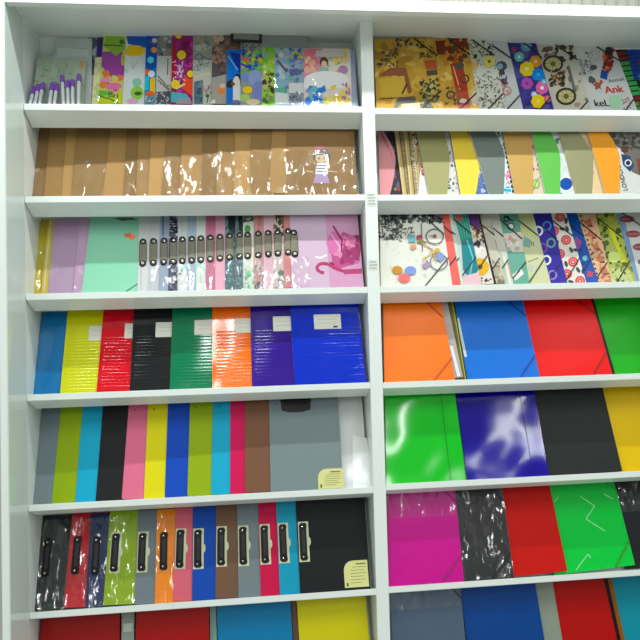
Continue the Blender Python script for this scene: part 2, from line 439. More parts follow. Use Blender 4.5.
def top_clip(it, root):
    c = it.w*.40; zt = it.h; mb = MB(); m = mat((16, 17, 18), 'plastic')
    mb.prism([(c-.045, zt-.052), (c-.02, zt-.058), (c+.02, zt-.058), (c+.045, zt-.052), (c+.05, zt-.02), (c+.04, zt+.004), (c-.04, zt+.004), (c-.05, zt-.02)], -.006, 0, m)
    mb.cyl((c-.04, -.008, zt-.03), (c+.04, -.008, zt-.03), .004, .004, m, 10)
    part(mb, 'clip', root, 'black clip', bevel=.0008)
def round_sticker(x0, z0, x1, z1):
    def f(it, root):
        mb = MB(); r = .028; pts = [(x1, z0), (x1, z1)]
        for i in range(7):
            a = math.radians(90+15*i); pts.append((x0+r+r*math.cos(a), z1-r+r*math.sin(a)))
        pts.append((x0, z0)); mb.prism(pts, -.0012, -.0004, mat((214, 214, 150), 'paper')); ink = mat((95, 98, 60), 'paper')
        for i, (a, b) in enumerate(((.5, .9), (.35, .9), (.28, .85), (.25, .9), (.25, .8), (.25, .88), (.25, .7))):
            z = z1-.010-i*(z1-z0-.014)/7; t = .0016 if i == 0 else .0006
            mb.box((x0+(x1-x0)*a, -.0014, z-t), (x0+(x1-x0)*b, -.0012, z+t), ink)
        mb.box((x0+.006, -.0014, z0+.004), (x0+.012, -.0012, z0+.014), ink)
        part(mb, 'sticker', root, 'cream sticker printed with small dark lines')
    return f
for i, (cn, col, lf, where) in enumerate(spec):
    last = i == 11
    it = Item(B, .003+at_k(12, i, .0034), left=lf, right=(343.2, 337.8) if last else None, both=last, w=.222, h=.305, th=.0026)
    it.body(col, 'matte', r=.006)
    ps = []
    if last:
        a = it.P(318.5, 489.5); b = it.P(342.6, 468); ps = [top_clip, round_sticker(a[0], max(a[1], .002), b[0], b[1])]
    if 4 <= i: ps.append(lambda a_, r_, px=lf[1]+(6 if i < 11 else 7): (lambda mb, q: (mb.cyl((q[0], -.0012, q[1]), (q[0], .0004, q[1]), .0022, .0022, mat((35, 35, 40), 'plastic'), 10), part(mb, 'rivet', r_)))(MB(), a_.P(px, a_.bay.ytop(px)+5)))
    it.finish('clipboard', '%s plain clipboard, %s' % (cn, where), 'clipboard', 'plain clipboards in the left column', cover='board', parts=ps)
# white plastic tray leaning at the right end
it = Item(B, .030, left=(340, 334), right=(368.4, 361.8), both=True, h=.30, th=.02)
it.body((222, 226, 226), 'gloss', r=.004)
def clear_front(it, root):
    mb = MB(); a = it.P(353, 497); b = it.P(367, 430)
    mb.prism([(a[0], .004), (b[0]+.004, .004), (b[0]-.004, .16), (a[0]+.012, .17)], -.004, -.001, mat((236, 240, 240), 'gloss')); part(mb, 'inner_flap', root)
it.finish('magazine_holder', 'white glossy plastic folder standing between grey clipboard and divider', 'folder', parts=[clear_front])

# ================================================================ LEFT COLUMN, CLIPBOARDS WITH SIDE CLIPS (row 6)
B = Bay('L', 6)
spec = [('black', (34, 38, 40), (33.4, 43), 1, 'leftmost of its row'), ('red', (186, 44, 52), (63.4, 72.5), 1, 'between the black and navy boards'),
 ('navy blue', (30, 44, 84), (85, 90.6), 1, 'between the red and lime boards'), ('lime green', (140, 170, 24), (103, 110.3), 1, 'between the navy and grey boards'),
 ('grey', (112, 124, 132), (134.4, 138.4), 0, 'between the lime and orange boards'), ('orange', (236, 140, 20), (154.7, 157), 1, 'between the grey and pink boards'),
 ('pink', (208, 104, 122), (172.8, 176), 0, 'between the orange and strong blue boards'), ('strong blue', (20, 76, 168), (192, 192.8), 0, 'between the pink and brown boards'),
 ('brown', (112, 84, 66), (215.3, 216), 0, 'between the strong blue board and a grey one'), ('grey', (116, 128, 134), (238.4, 237), 0, 'between the brown and crimson boards'),
 ('crimson', (196, 34, 78), (261, 258), 0, 'between the second grey and sky blue boards'), ('sky blue', (44, 150, 182), (280, 276), 0, 'just left of the fully visible black board'),
 ('black', (22, 24, 27), (300.3, 295.5), 0, 'fully visible at the right end with a cream sticker')]
def side_clip(dx=.004, zc=.150, hh=.060, card=True):
    def f(it, root):
        x0 = dx; ww = .034; mb = MB(); cream = mat((206, 210, 178), 'paper'); x0 += .001; ww = .031
        pts = [(x0-.002, zc-hh), (x0+ww+.000, zc-hh), (x0+ww+.000, zc-.013)]+[(x0+ww+.000+.006*math.cos(math.radians(a)), zc+.013*math.sin(math.radians(a))) for a in range(-80, 81, 20)]+[(x0+ww+.000, zc+.013), (x0+ww+.000, zc+hh), (x0-.002, zc+hh)]
        mb.prism(pts, -.0008, -.0002, cream); card and part(mb, 'backing_card', root, 'cream card behind the clip')
        mb = MB(); m = mat((14, 15, 16), 'plastic'); h2 = hh-.004; x0 -= .002
        mb.prism([(x0+.003, zc-h2+.006), (x0+.009, zc-h2), (x0+ww-.008, zc-h2), (x0+ww-.003, zc-h2+.006), (x0+ww-.005, zc-h2+.018), (x0+ww-.005, zc+h2-.018), (x0+ww-.003, zc+h2-.006), (x0+ww-.008, zc+h2), (x0+.009, zc+h2), (x0+.003, zc+h2-.006)], -.0030, -.0008, m)
        c = part(mb, 'clip', root, 'black metal clip', bevel=.0006)
        mb = MB(); mb.prism(rrect(x0+.011, zc-h2+.022, x0+ww-.010, zc+h2-.022, .003), -.0036, -.0030, mat((50, 48, 52), 'plastic')); part(mb, 'lever', c)
        for z in (zc-h2+.011, zc+h2-.011):
            mb = MB(); mb.dome((x0+ww/2-.002, -.0028, z), .0028, mat((200, 200, 196), 'metal'), .35); part(mb, 'rivet', c, 'small steel rivet')
    return f
for i, (cn, col, lf, wr, where) in enumerate(spec):
    last = i == 12
    it = Item(B, .002+at_k(13, i, .0037), left=lf, right=(370.6, 364.4) if last else None, both=last, w=.215 if not last else .222, h=.275, th=.0014)
    it.body(col, 'matte', r=.004); ps = [side_clip(.010 if wr else .003, card=(not wr or i == 3))]
    if wr: ps.append(sleeve(.002, .262, amp=.0010, seed=i*3.1, fr=24))
    if last:
        a = it.P(345, 588); b = it.P(369.5, 559.5); ps.append(round_sticker(a[0], max(a[1], .002), min(b[0], it.w-.004), b[1]))
    it.finish('clipboard', '%s clipboard with side clip%s, %s' % (cn, ' in shiny film' if wr else '', where), 'clipboard', 'clipboards with side clips in the left column', cover='board', parts=ps)

# ================================================================ LEFT COLUMN, BOTTOM FILES (row 7)
B = Bay('L', 7)
spec = [('dark red', (158, 34, 34), (37, 41.6), (121, 120.2), 'box file at the left end of the lowest row'),
 ('brick red', (170, 34, 32), (137, 136.5), (210, 209), 'box file, the second one of the lowest row'),
 ('cerulean blue', (26, 128, 178), (220, 217.2), (294, 290.5), 'box file between the brick red and the yellow one'),
 ('yellow', (214, 206, 58), (301, 297), (371.5, 365.5), 'box file at the right end of the lowest row left of the divider')]
for i, (cn, col, lf, rt, where) in enumerate(spec):
    it = Item(B, .004, left=lf, right=rt, both=True, h=.315, th=.030); it.body(col, 'plastic', r=.003)
    it.finish('file_box', '%s %s' % (cn, where), 'box file', 'box files in the lowest row of the left column')
for nm, col, lf, rt, lab in (('grey', (150, 158, 152), (123, 122), (135, 134.5), 'grey translucent document case between the two red box files'),
     ('teal', (126, 160, 152), (211, 210), (219, 216), 'pale teal spiral bound pad between brick red and blue box files'),
     ('brown', (104, 70, 60), (295, 291.5), (299.5, 295.5), 'thin brown folder edge between blue and yellow box files')):
    it = Item(B, .008, left=lf, right=rt, both=True, h=.30, th=.02); it.body(col, 'plastic', r=.002); ps = []
    if nm == 'teal':
        def coil(it, root):
            mb = MB()
            for j in range(34): mb.cyl((.001, -.002, .01+j*.0085), (.006, -.003, .012+j*.0085), .0012, .0012, mat((200, 205, 205), 'metal'), 6)
            part(mb, 'wire_coil', root, 'silver wire coil')
        ps = [coil]
    if nm == 'grey':
        def tab(it, root):
            a = it.P(123, 632); b = it.P(133, 623); mb = MB(); mb.box((a[0], -.002, a[1]), (b[0], -.0005, b[1]), mat((196, 202, 196), 'plastic')); part(mb, 'tab', root, 'pale tab')
        ps = [tab]
    it.finish('document_folder', lab, 'folder', parts=ps)
# ================================================================ RIGHT COLUMN, LARGE PLAIN FOLDERS (rows 4 to 7)
def dark(c, f=.6): return tuple(int(v*f) for v in c)
def crease(pa, pb, col, wd=.0016):
    def f(it, root):
        a, b = it.P(*pa), it.P(*pb); mb = MB(); d = ((b[0]-a[0]), (b[1]-a[1])); L = math.hypot(*d)
        a2 = (a[0]-d[0]/L*.02, max(a[1]-d[1]/L*.02, .002)); b2 = (b[0]+d[0]/L*.03, b[1]+d[1]/L*.03)
        strip(mb, a2, b2, wd, -.0012, -.0004, mat(col, 'plastic')); part(mb, 'spine_crease', root)
    return f
B = Bay('R', 4)
def tape(it, root):
    a = it.P(451, 346); b = it.P(459.5, 380); mb = MB(); strip(mb, a, (b[0], max(b[1], .003)), .011, -.0016, -.0004, mat((232, 236, 234), 'paper')); part(mb, 'paper_strip', root, 'white paper strip')
def tape2(it, root):
    a = it.P(457.5, 318); b = it.P(465.5, 357); mb = MB(); strip(mb, a, b, .009, -.0016, -.0004, mat((205, 222, 226), 'paper')); part(mb, 'paper_strip', root, 'white paper strip')
OR = (246, 124, 12)
it = Item(B, .000, left=(384.5, 383.0), right=(455.0, 441.5), both=True, h=.29, th=.008); it.body(OR, 'plastic')
it.finish('elastic_folder', 'orange elastic folder beside the divider above the green glossy one', 'folder', 'plain elastic folders in the right column', parts=[elastics((196, 84, 20))])
it = Item(B, .010, right=(463.5, 447.5), w=.20, h=.29, th=.006); it.body((176, 172, 170), 'plastic')
it.finish('document_folder', 'pale grey folder edge with a white strip beside the orange folder', 'folder', parts=[tape])
for nm, col, rt, k in (('brown', (120, 74, 40), (464.3, 450), .017), ('green', (70, 130, 40), (465.3, 452), .021), ('yellow', (216, 196, 50), (466.0, 453.0), .025), ('black', (22, 24, 30), (467.2, 454.3), .029)):
    it = Item(B, k, right=rt, w=.20, h=.29, th=.003); it.body(col, 'plastic')
    it.finish('document_folder', 'thin %s folder edge squeezed between grey folder and blue elastic folder' % nm, 'folder', 'thin folder edges between orange and blue folders')
it = Item(B, .034, right=(540, 522.8), w=.265, h=.29, th=.006); it.body((0, 116, 212), 'plastic')
it.finish('elastic_folder', 'bright blue elastic folder between the orange and the red one', 'folder', 'plain elastic folders in the right column', parts=[elastics((6, 60, 170)), tape2])
it = Item(B, .042, right=(612.5, 591), w=.265, h=.29, th=.006); it.body((236, 46, 30), 'plastic')
it.finish('elastic_folder', 'bright red elastic folder between blue and green ones', 'folder', 'plain elastic folders in the right column', parts=[elastics((150, 26, 30))])
it = Item(B, .050, right=(615.2, 593.6), w=.25, h=.29, th=.003); it.body((14, 18, 16), 'plastic')
it.finish('document_folder', 'thin black folder edge between the red and the green folder', 'folder')
it = Item(B, .055, right=(684, 660), w=.30, h=.29, th=.005); it.body((40, 172, 40), 'plastic')
it.finish('elastic_folder', 'mid green folder cut by the right border of the picture beside red', 'folder', 'plain elastic folders in the right column')

B = Bay('R', 5); GG = (30, 186, 48)
it = Item(B, .000, left=(386.5, 385.0), right=(466.3, 455), both=True, h=.30, th=.010); it.body(GG, 'gloss')
it.finish('ring_binder', 'glossy bright green binder beside the divider with a crease near its edge', 'folder', 'glossy plastic binders in the right column', parts=[crease((441, 397), (450.5, 478), (14, 84, 26))])
it = Item(B, .014, right=(549, 534), w=.275, h=.30, th=.008); it.body((34, 24, 148), 'gloss')
it.finish('ring_binder', 'glossy violet blue binder between green and matte black ones', 'folder', 'glossy plastic binders in the right column', parts=[crease((520, 397), (533, 472), (14, 10, 80))])
it = Item(B, .028, right=(622.5, 602.5), w=.285, h=.30, th=.006); it.body((40, 44, 44), 'matte')
it.finish('elastic_folder', 'matte black elastic folder between violet blue binder and yellow folder', 'folder', parts=[elastics((20, 22, 24))])
it = Item(B, .040, right=(694, 672), w=.285, h=.30, th=.006); it.body((226, 190, 10), 'plastic')
it.finish('elastic_folder', 'golden yellow folder cut by the right border beside the matte black one', 'folder')

B = Bay('R', 6)
it = Item(B, .000, left=(388.8, 387.0), right=(464.0, 455), both=True, h=.315, th=.010); it.body((196, 14, 142), 'plastic')
it.finish('elastic_folder', 'magenta elastic folder beside the divider in a clear film', 'folder', 'elastic folders two shelves above the bottom right', parts=[elastics((150, 16, 110)), sleeve(.2, .29, amp=.0012, seed=3)])
it = Item(B, .013, right=(514.3, 502), w=.28, h=.315, th=.006); it.body((38, 38, 40), 'plastic')
it.finish('elastic_folder', 'black shiny elastic folder between the magenta and the red one', 'folder', 'elastic folders two shelves above the bottom right', parts=[elastics((12, 12, 14), wd=.006), sleeve(.002, .30, amp=.0012, seed=9, fr=14)])
it = Item(B, .024, right=(568.2, 549.6), w=.28, h=.315, th=.006); it.body((196, 40, 34), 'matte')
it.finish('elastic_folder', 'matte red folder between black and bright green ones', 'folder', 'elastic folders two shelves above the bottom right')
it = Item(B, .034, right=(636.4, 614), w=.285, h=.315, th=.006); it.body((36, 196, 74), 'plastic')
for pts in ([(580, 496), (594.5, 506), (586, 519), (605, 531)], [(576, 570), (588, 554), (591, 558)], [(554, 502), (558, 497)], [(604, 494), (613, 499)]):
    it.line(pts, 1.0, (150, 226, 160))
it.finish('elastic_folder', 'bright green folder with pale zigzag lines and a green elastic', 'folder', 'elastic folders two shelves above the bottom right', parts=[elastics((56, 150, 30))])
it = Item(B, .046, right=(704, 684), w=.28, h=.315, th=.006); it.body((36, 36, 40), 'plastic')
it.finish('elastic_folder', 'dark grey folder in clear film cut by the right border beside bright green', 'folder', 'elastic folders two shelves above the bottom right', parts=[sleeve(.18, .285, amp=.0012, seed=5)])

B = Bay('R', 7)
it = Item(B, .002, left=(391.5, 390), right=(466, 460.5), both=True, h=.315, th=.010); it.body((88, 104, 126), 'gloss')
it.finish('elastic_folder', 'translucent blue grey folder with black elastic in lowest row by the divider', 'folder', 'folders in the lowest row of the right column', parts=[elastics((20, 22, 26)), sleeve(.22, .31, amp=.0012, seed=6)])
it = Item(B, .016, right=(547, 535.2), w=.26, h=.315, th=.008); it.body((8, 74, 148), 'plastic')
it.finish('document_folder', 'dark blue folder in the lowest row right of the blue grey one', 'folder', 'folders in the lowest row of the right column')
it = Item(B, .028, right=(565, 552.5), w=.24, h=.315, th=.006); it.body((150, 160, 146), 'plastic')
it.finish('document_folder', 'pale grey green folder edge between dark blue and red in lowest row', 'folder', 'folders in the lowest row of the right column')
it = Item(B, .038, right=(620.5, 603.5), w=.28, h=.315, th=.006); it.body((186, 36, 34), 'plastic')
it.finish('document_folder', 'red folder in the lowest row between grey green and black edges', 'folder', 'folders in the lowest row of the right column')
for nm, col, rt, k in (('black', (22, 20, 24), (624, 607.5), .046), ('brown', (150, 92, 30), (628, 611.5), .050)):
    it = Item(B, k, right=rt, w=.28, h=.315, th=.003); it.body(col, 'plastic')
    it.finish('document_folder', 'thin %s folder edge between red and turquoise folders in lowest row' % nm, 'folder', 'folders in the lowest row of the right column')
it = Item(B, .054, right=(700, 682), w=.28, h=.315, th=.005); it.body((44, 150, 172), 'plastic')
it.finish('document_folder', 'turquoise folder in the lowest row cut by the right border', 'folder', 'folders in the lowest row of the right column')

# ================================================================ RIGHT COLUMN, FOLDERS SEEN FROM INSIDE (row 2)
B = Bay('R', 2); PALE = (226, 226, 220)
flaps = [('pink', (226, 158, 164), (379.5, 377.8), (383, 395.5, 390), 'dark floral', (52, 50, 62)),
 ('cream', (196, 174, 120), (402.6, 394.5), None, 'striped lettered', (196, 174, 120)),
 ('cream', (186, 166, 116), (410, 403.5), None, 'second striped', (186, 166, 116)),
 ('olive', (160, 158, 112), (428.6, 416.5), (443.5, 449.5, 447), 'white speckled', (214, 212, 208)),
 ('yellow', (234, 206, 88), (460.2, 449.6), (466.5, 479.7, 475.6), 'navy and blue', (96, 118, 168)),
 ('slate grey', (118, 128, 124), (488.5, 469.5), (494.5, 504.7, 503.5), 'white and cyan spotted', (214, 226, 228)),
 ('tan', (196, 160, 98), (514.8, 502.4), (530, 533, 532.8), 'beige leafy', (214, 200, 178)),
 ('green', (104, 186, 88), (545.5, 531.3), (550, 560.3, 560), 'blue and white', (214, 222, 224)),
 ('khaki', (150, 150, 116), (576, 558.8), (578, 593, 592), 'peach', (226, 200, 160)),
 ('orange', (230, 158, 66), (604.8, 587.2), (607, 619.7, 619.5), 'grey and white lettered', (206, 210, 208))]
n = len(flaps)
for i, (cn, col, lf, fl, pn, pc) in enumerate(flaps):
    it = Item(B, (n-1-i)*.0062, left=lf, w=.235, h=.31, th=.0035)
    it.body(pc, 'paper', r=.002)
    x0 = lf[0]; yb, yt = B.ybot(x0), B.ytop(x0); nx = flaps[i+1][2][0] if i+1 < n else 648
    box = (fl[0]-2 if fl else x0-4, yt, nx+2, yb)
    if i == 0: it.scatter(40, box, [(40, 38, 50), (150, 60, 80), (130, 140, 50), (90, 90, 120)], 1, 3.4, 11)
    if i in (1, 2):
        for j in range(5):
            a = 1.2+j*3.6; it.line([(lf[1]+a, yt), (lf[0]+a, yb)], .8+.5*(j % 2), [(224, 208, 168), (120, 98, 60), (232, 226, 210), (150, 128, 84), (222, 206, 160)][j])
        for q in range(34):
            t = q/34; it.line([(lf[1]+5.5+(lf[0]-lf[1])*t, yt+(yb-yt)*t), (lf[1]+9+(lf[0]-lf[1])*t, yt+(yb-yt)*t+.2)], .8, (112, 104, 90) if q % 3 else (170, 140, 140))
        if i == 2: it.poly([(418, 205), (420, 172), (423, 168), (427, 172), (430, 205)], (222, 226, 224)); it.scatter(26, (411, yt, 420, 168), [(226, 222, 214), (60, 56, 56), (150, 130, 110)], .6, 1.6, 4); it.scatter(8, (420, 164, 424, 176), [(170, 50, 50), (120, 40, 40)], .8, 1.8, 4)
    if i == 3: it.scatter(90, (441, yt, 462, yb), [(96, 100, 108), (120, 130, 150), (250, 250, 248), (60, 66, 70), (70, 110, 90)], .5, 1.7, 5)
    if i == 4: it.scatter(30, (466, yt, 480, 165), [(36, 34, 90), (24, 24, 60)], 2, 5, 6); it.scatter(40, (474, 160, 490, yb), [(80, 104, 160), (120, 140, 180), (100, 120, 176), (180, 190, 210)], 1, 2.8, 8)
    if i == 5:
        it.scatter(40, (494, yt, 510, 170), [(206, 210, 206), (60, 62, 60), (150, 150, 146)], .8, 1.8, 7)
        for q in range(14): it.disc(503.6-q*.85+10.2-.0, 196-q*4.8, 1.3, (20, 20, 22), ry=2.0, n=6)
        it.scatter(10, (504, 172, 510, 184), [(226, 120, 160), (240, 190, 210)], 1, 2, 9); it.disc(507.5, 190, 3.6, (40, 170, 214)); it.line([(504, 188), (511, 189)], .7, (240, 250, 250)); it.line([(504, 192), (511, 192.5)], .7, (240, 250, 250))
    if i == 6: it.scatter(20, (528, yt, 540, 170), [(150, 110, 80), (206, 190, 166), (120, 100, 80), (190, 140, 130)], 1, 2.6, 10); it.disc(536, 184, 4.2, (150, 180, 90), ry=5); it.disc(536, 184, 2.4, (196, 214, 150), ry=3.2); it.line([(531, 196), (537, 180), (541, 176)], .8, (120, 130, 70))
    if i == 7:
        it.scatter(30, (549, yt, 568, 176), [(40, 52, 50), (206, 214, 210), (90, 130, 110), (230, 234, 230)], 1, 3, 12)
        it.disc(566, 184, 6.2, (44, 84, 170)); it.ring(566, 184, 7, 1.2, (240, 244, 246)); it.line([(559, 193), (566, 196), (573, 195)], 1.6, (60, 130, 150))
    if i == 8: it.scatter(8, (580, yt, 598, yb), [(240, 220, 186), (214, 176, 130)], 2, 4, 14)
    if i == 9:
        it.poly([(600, yt-4), (645, yt-4), (645, 178), (632, 172), (622, 150), (608, 140)], (104, 104, 100)); it.ring(639, 142, 6.5, 1.6, (70, 72, 74)); it.ring(639, 142, 3.4, 1.2, (160, 160, 156)); it.scatter(24, (608, yt, 645, 150), [(80, 78, 74), (130, 128, 120), (60, 52, 48)], 1, 4, 15)
        it.disc(624.5, 150, 3.8, (96, 52, 44), ry=3); it.poly([(621, 154), (630, 156), (634, 166), (630, 172), (623, 165)], (44, 66, 96)); it.ring(628, 163, 3, 1, (226, 232, 236)); it.disc(628, 163, 1.5, (30, 40, 60)); it.poly([(636, 158), (646, 162), (646, 178), (639, 174)], (122, 66, 46))
        it.text('LONDON', 627.5, 191, 6.2, (40, 42, 46), rot=math.radians(88), bold=1)
    ps = []
    if fl:
        def flap(it, root, fl=fl, col=col):
            zb = .0015; yt_, yb_ = it.bay.ytop(fl[0]), it.bay.ybot(fl[2]); ym = yt_+(yb_-yt_)*.45
            pts = []
            for t in range(13):
                y = yb_+(yt_-yb_)*t/12; s_ = (y-yt_)/(yb_-yt_); q = s_
                l0 = (1-s_/.45) if s_ < .45 else 0; l2 = (s_-.45)/.55 if s_ > .45 else 0
                xx = fl[1]-(fl[1]-fl[0])*l0**1.6-(fl[1]-fl[2])*l2**1.6
                pts.append(it._c(it.P(xx, y)))
            top = (pts[-1][0]-.03, it.h); mb = MB(); m = mat(col, 'paper')
            poly = [(0.0005, .0008)]+[(p[0], max(p[1], .0008)) for p in pts]+[top, (0.0005, it.h)]
            mb.prism(poly, -.0018, -.0012, m); part(mb, 'inner_flap', root, 'plain %s flap' % cn)
        ps = [flap]
    it.finish('card_folder', ('inside out folder showing a plain %s flap over a %s cover' % (cn, pn)) if fl else '%s cream card folder with thin stripes between pink and olive flaps' % ('lettered' if i == 1 else 'speckled, striped'), 'folder', 'printed card folders under the top right shelf', parts=ps)

# ================================================================ RIGHT COLUMN, PRINTED ELASTIC FOLDERS (row 3)
B = Bay('R', 3); BL = elastics((26, 26, 28), dx=.090, dz=.100, wd=.0036)
GRP = 'printed elastic folders in the third row of the right column'
def R3(k, rt, col, fn, label, left=None, el=BL, w=.225):
    it = Item(B, k*.9, right=rt, left=left, both=bool(left), w=w, h=.285, th=.003); it.body(col, 'print')
    fn(it); it.finish('elastic_folder', label, 'folder', GRP, parts=[el] if el else ()); return it
def f(it):
    it.scatter(110, (381, 213, 446, 222), [(50, 50, 52), (90, 92, 92), (140, 142, 140), (30, 30, 34)], .8, 3, 21)
    it.scribble(70, (381, 214, 400, 240), [(40, 40, 44), (96, 98, 98)], 1, 4, .8, 22); it.scribble(14, (396, 228, 412, 234), [(60, 60, 60)], 1, 3, .8, 23); it.scribble(50, (385, 236, 440, 284), [(180, 184, 176), (150, 160, 170), (200, 190, 160)], .3, 1.2, .5, 24)
    it.ring(434.5, 237, 8.7, 1.0, (84, 84, 90), ry=7.6); it.disc(434.5, 236.5, 1.8, (120, 80, 60)); it.line([(429, 236), (434.5, 236.5)], .6, (150, 120, 90))
    it.ring(438.5, 262.5, 8.6, 1.0, (110, 96, 120), ry=8); it.line([(421, 224), (422.3, 252)], .7, (60, 62, 66))
    it.disc(411.5, 239, 4, (110, 170, 180), wob=.4); it.disc(419, 237.5, 2.6, (170, 60, 90), wob=.4); it.disc(421, 242, 4.5, (120, 120, 70), ry=2, wob=.4); it.disc(413, 247, 3, (214, 150, 120), ry=2.4, wob=.5)
    it.line([(422, 244), (432, 250), (436, 262)], 1.2, (196, 150, 80)); it.line([(436, 251), (423, 259), (423, 262)], 1.4, (214, 180, 110)); it.disc(437, 251, 2.6, (206, 160, 90), wob=.3); it.disc(440, 258, 3.6, (130, 150, 200), ry=5, wob=.3); it.disc(427, 265, 4, (160, 140, 170), wob=.4)
    it.disc(397, 270.5, 5.4, (196, 134, 50), ry=4); it.disc(410.2, 271, 5.8, (118, 146, 206), ry=4.4); it.disc(404, 278.5, 6.2, (234, 112, 112), ry=4.6)
R3(.000, (452.4, 441.5), (222, 224, 214), f, 'white folder with drawn bicycle and three coloured dots beside the divider', left=(380.6, 379.6))
R3(.0055, (461, 449), (232, 104, 98), lambda it: it.line([(450, 214), (462.0, 286)], 1.6, (200, 224, 206)), 'coral red folder edge between bicycle and teal folders')
R3(.0105, (463.6, 452), (196, 226, 208), lambda it: None, 'pale mint folder edge between coral and teal folders')
def f(it):
    it.poly([(452, 210), (470, 210), (476, 240), (461, 242)], (44, 146, 130)); it.disc(459, 217.5, 4, (214, 96, 90)); it.poly([(461, 242), (476, 238), (481, 270), (470, 280), (463, 270)], (40, 128, 138))
    for q in range(6): it.line([(455+q*2.4, 214), (460+q*2.6, 238)], .5, (110, 190, 170))
    it.line([(467, 240), (473, 258), (470, 275)], 1.4, (120, 190, 196)); it.poly([(464, 276), (482, 272), (484, 290), (464, 290)], (226, 190, 200))
R3(.0155, (481.5, 467.5), (200, 206, 204), f, 'teal folder with leaf shapes and pink foot between mint and floral ones')
def f(it):
    it.poly([(466, 210), (480, 210), (482, 232), (471, 228)], (96, 60, 130)); it.scatter(20, (470, 224, 486, 240), [(214, 160, 120), (226, 200, 170), (120, 70, 60), (90, 60, 40)], 1, 3, 31)
    it.scatter(16, (474, 236, 492, 252), [(90, 66, 40), (230, 226, 220), (120, 90, 60), (60, 50, 60)], 1, 3.5, 32); it.flower(480, 267, 9, (220, 176, 60), (120, 80, 40), 9); it.scatter(14, (476, 276, 494, 286), [(60, 50, 60), (226, 222, 214), (120, 90, 70)], .8, 2, 33)
R3(.0205, (494.2, 477.5), (222, 216, 210), f, 'white and purple folder with a yellow sunflower right of teal')
R3(.0255, (496.5, 479.3), (44, 36, 40), lambda it: it.scatter(40, (476, 212, 500, 288), [(110, 96, 96), (24, 22, 26)], .5, 1.2, 34), 'thin dark patterned folder edge beside the sunflower folder', el=None)
def f(it):
    it.scatter(30, (480, 214, 510, 240), [(196, 192, 176), (170, 168, 150), (210, 200, 180)], 1.5, 5, 35); it.scatter(20, (484, 258, 506, 284), [(150, 140, 118), (130, 122, 100), (176, 170, 150)], 1, 4, 36); it.line([(495, 240), (500, 256)], .6, (180, 110, 100))
R3(.0300, (505.5, 490.0), (200, 198, 184), f, 'beige faded landscape folder between sunflower and grey white ones')
def f(it): it.line([(504, 256), (511, 286)], 2.2, (226, 230, 222)); it.line([(508, 262), (512, 278)], 1, (200, 90, 110)); it.line([(500, 250), (507, 284)], 1.4, (170, 200, 160))
R3(.0345, (513.6, 498.8), (206, 206, 196), f, 'grey white folder edge with small red line left of glasses folder')
def f(it):
    it.poly([(500, 234), (521, 232), (524, 252), (512, 252)], (226, 214, 206)); it.scatter(14, (505, 236, 519, 250), [(214, 160, 160), (170, 190, 170), (236, 230, 226)], 1, 2.4, 37); it.disc(510.8, 226.5, 3.4, (232, 238, 236)); it.ring(510.8, 226.5, 3.2, 1, (36, 40, 44)); it.ring(506.5, 219, 2.6, 1.2, (30, 34, 38)); it.line([(504, 216), (513, 221)], 1.2, (30, 34, 38))
    it.poly([(512, 275), (521, 268), (524, 274), (515, 281)], (226, 230, 224)); it.line([(514, 276), (520, 271)], .6, (80, 90, 90))
R3(.0390, (529.5, 518.0), (110, 170, 152), f, 'sage green folder with small round glasses drawing')
def f(it):
    it.poly([(518, 218), (532, 212), (536, 240), (520, 232)], (200, 206, 150)); it.text('II', 531, 246, 7, (50, 54, 50), rot=-.15); it.line([(528, 262), (538, 258)], .8, (90, 96, 90)); it.poly([(524, 236), (531, 240), (530, 248), (523, 246)], (130, 176, 160)); it.disc(531, 268, 3, (190, 196, 200), wob=.4)
R3(.0430, (550.8, 533.0), (206, 210, 170), f, 'pale yellow green folder with a small dark mark left of purple blue')
def f(it):
    for (x, y, c) in ((538.5, 231, (236, 236, 240)), (543, 248, (130, 90, 190)), (546.5, 260, (236, 236, 240)), (552.5, 275, (150, 130, 220)), (547, 226, (90, 150, 220)), (551, 243, (110, 170, 130))): it.ring(x, y, 4, 1.8, c, ry=4.4, n=8)
R3(.0470, (567.2, 551.0), (62, 54, 158), f, 'purple blue folder with rounded square rings')
def f(it):
    for (x, y) in ((560, 217), (554, 231), (566, 240), (560, 254), (573, 262), (567, 274), (580, 281)): it.disc(x, y, 5, (206, 74, 84)); it.ring(x, y, 3, .8, (240, 160, 160)); it.disc(x, y, 1.3, (236, 180, 160)); 
    for (x, y, a) in ((567, 229, .4), (562, 229, -.6), (557, 243, .8), (571, 250, .3), (576, 250, -.7), (566, 264, .5), (578, 270, .2), (571, 282, -.4), (566, 221, .9), (551, 240, 0), (583, 271, .8)): it.disc(x, y, 3.2, (56, 76, 82), ry=1.6, rot=a+.8)
R3(.0510, (586.3, 566.2), (230, 226, 216), f, 'white folder with red roses and dark leaves')
def f(it):
    it.poly([(576, 236), (582, 242), (578, 250), (573, 246)], (150, 80, 150)); it.disc(585, 258, 2.6, (130, 190, 200)); it.disc(590, 274, 3, (206, 70, 90), wob=.4); it.scatter(24, (566, 214, 598, 286), [(40, 110, 190), (60, 80, 170), (24, 60, 130)], .8, 2.4, 38)
R3(.0548, (598.5, 577), (30, 82, 170), f, 'strong blue folder with a few small shapes right of roses')
def f(it):
    for q in range(16): it.disc(581+q*1.3, 216+q*4.8, 1.2, (60, 56, 60), n=6)
    for q in range(6): it.disc(588+q*4.0, 223+q*12, 5, (196, 120, 90), ry=3.2, wob=.4, rot=.4); it.disc(590+q*4, 226+q*12, 2.6, (120, 70, 60), ry=1.2, wob=.5); it.scatter(6, (584+q*4, 228+q*12, 594+q*4, 234+q*12), [(222, 160, 110), (170, 96, 80)], .6, 1.8, 50+q)
R3(.0586, (612, 595.0), (226, 184, 146), f, 'peach folder with brown triangle rows and dotted border')
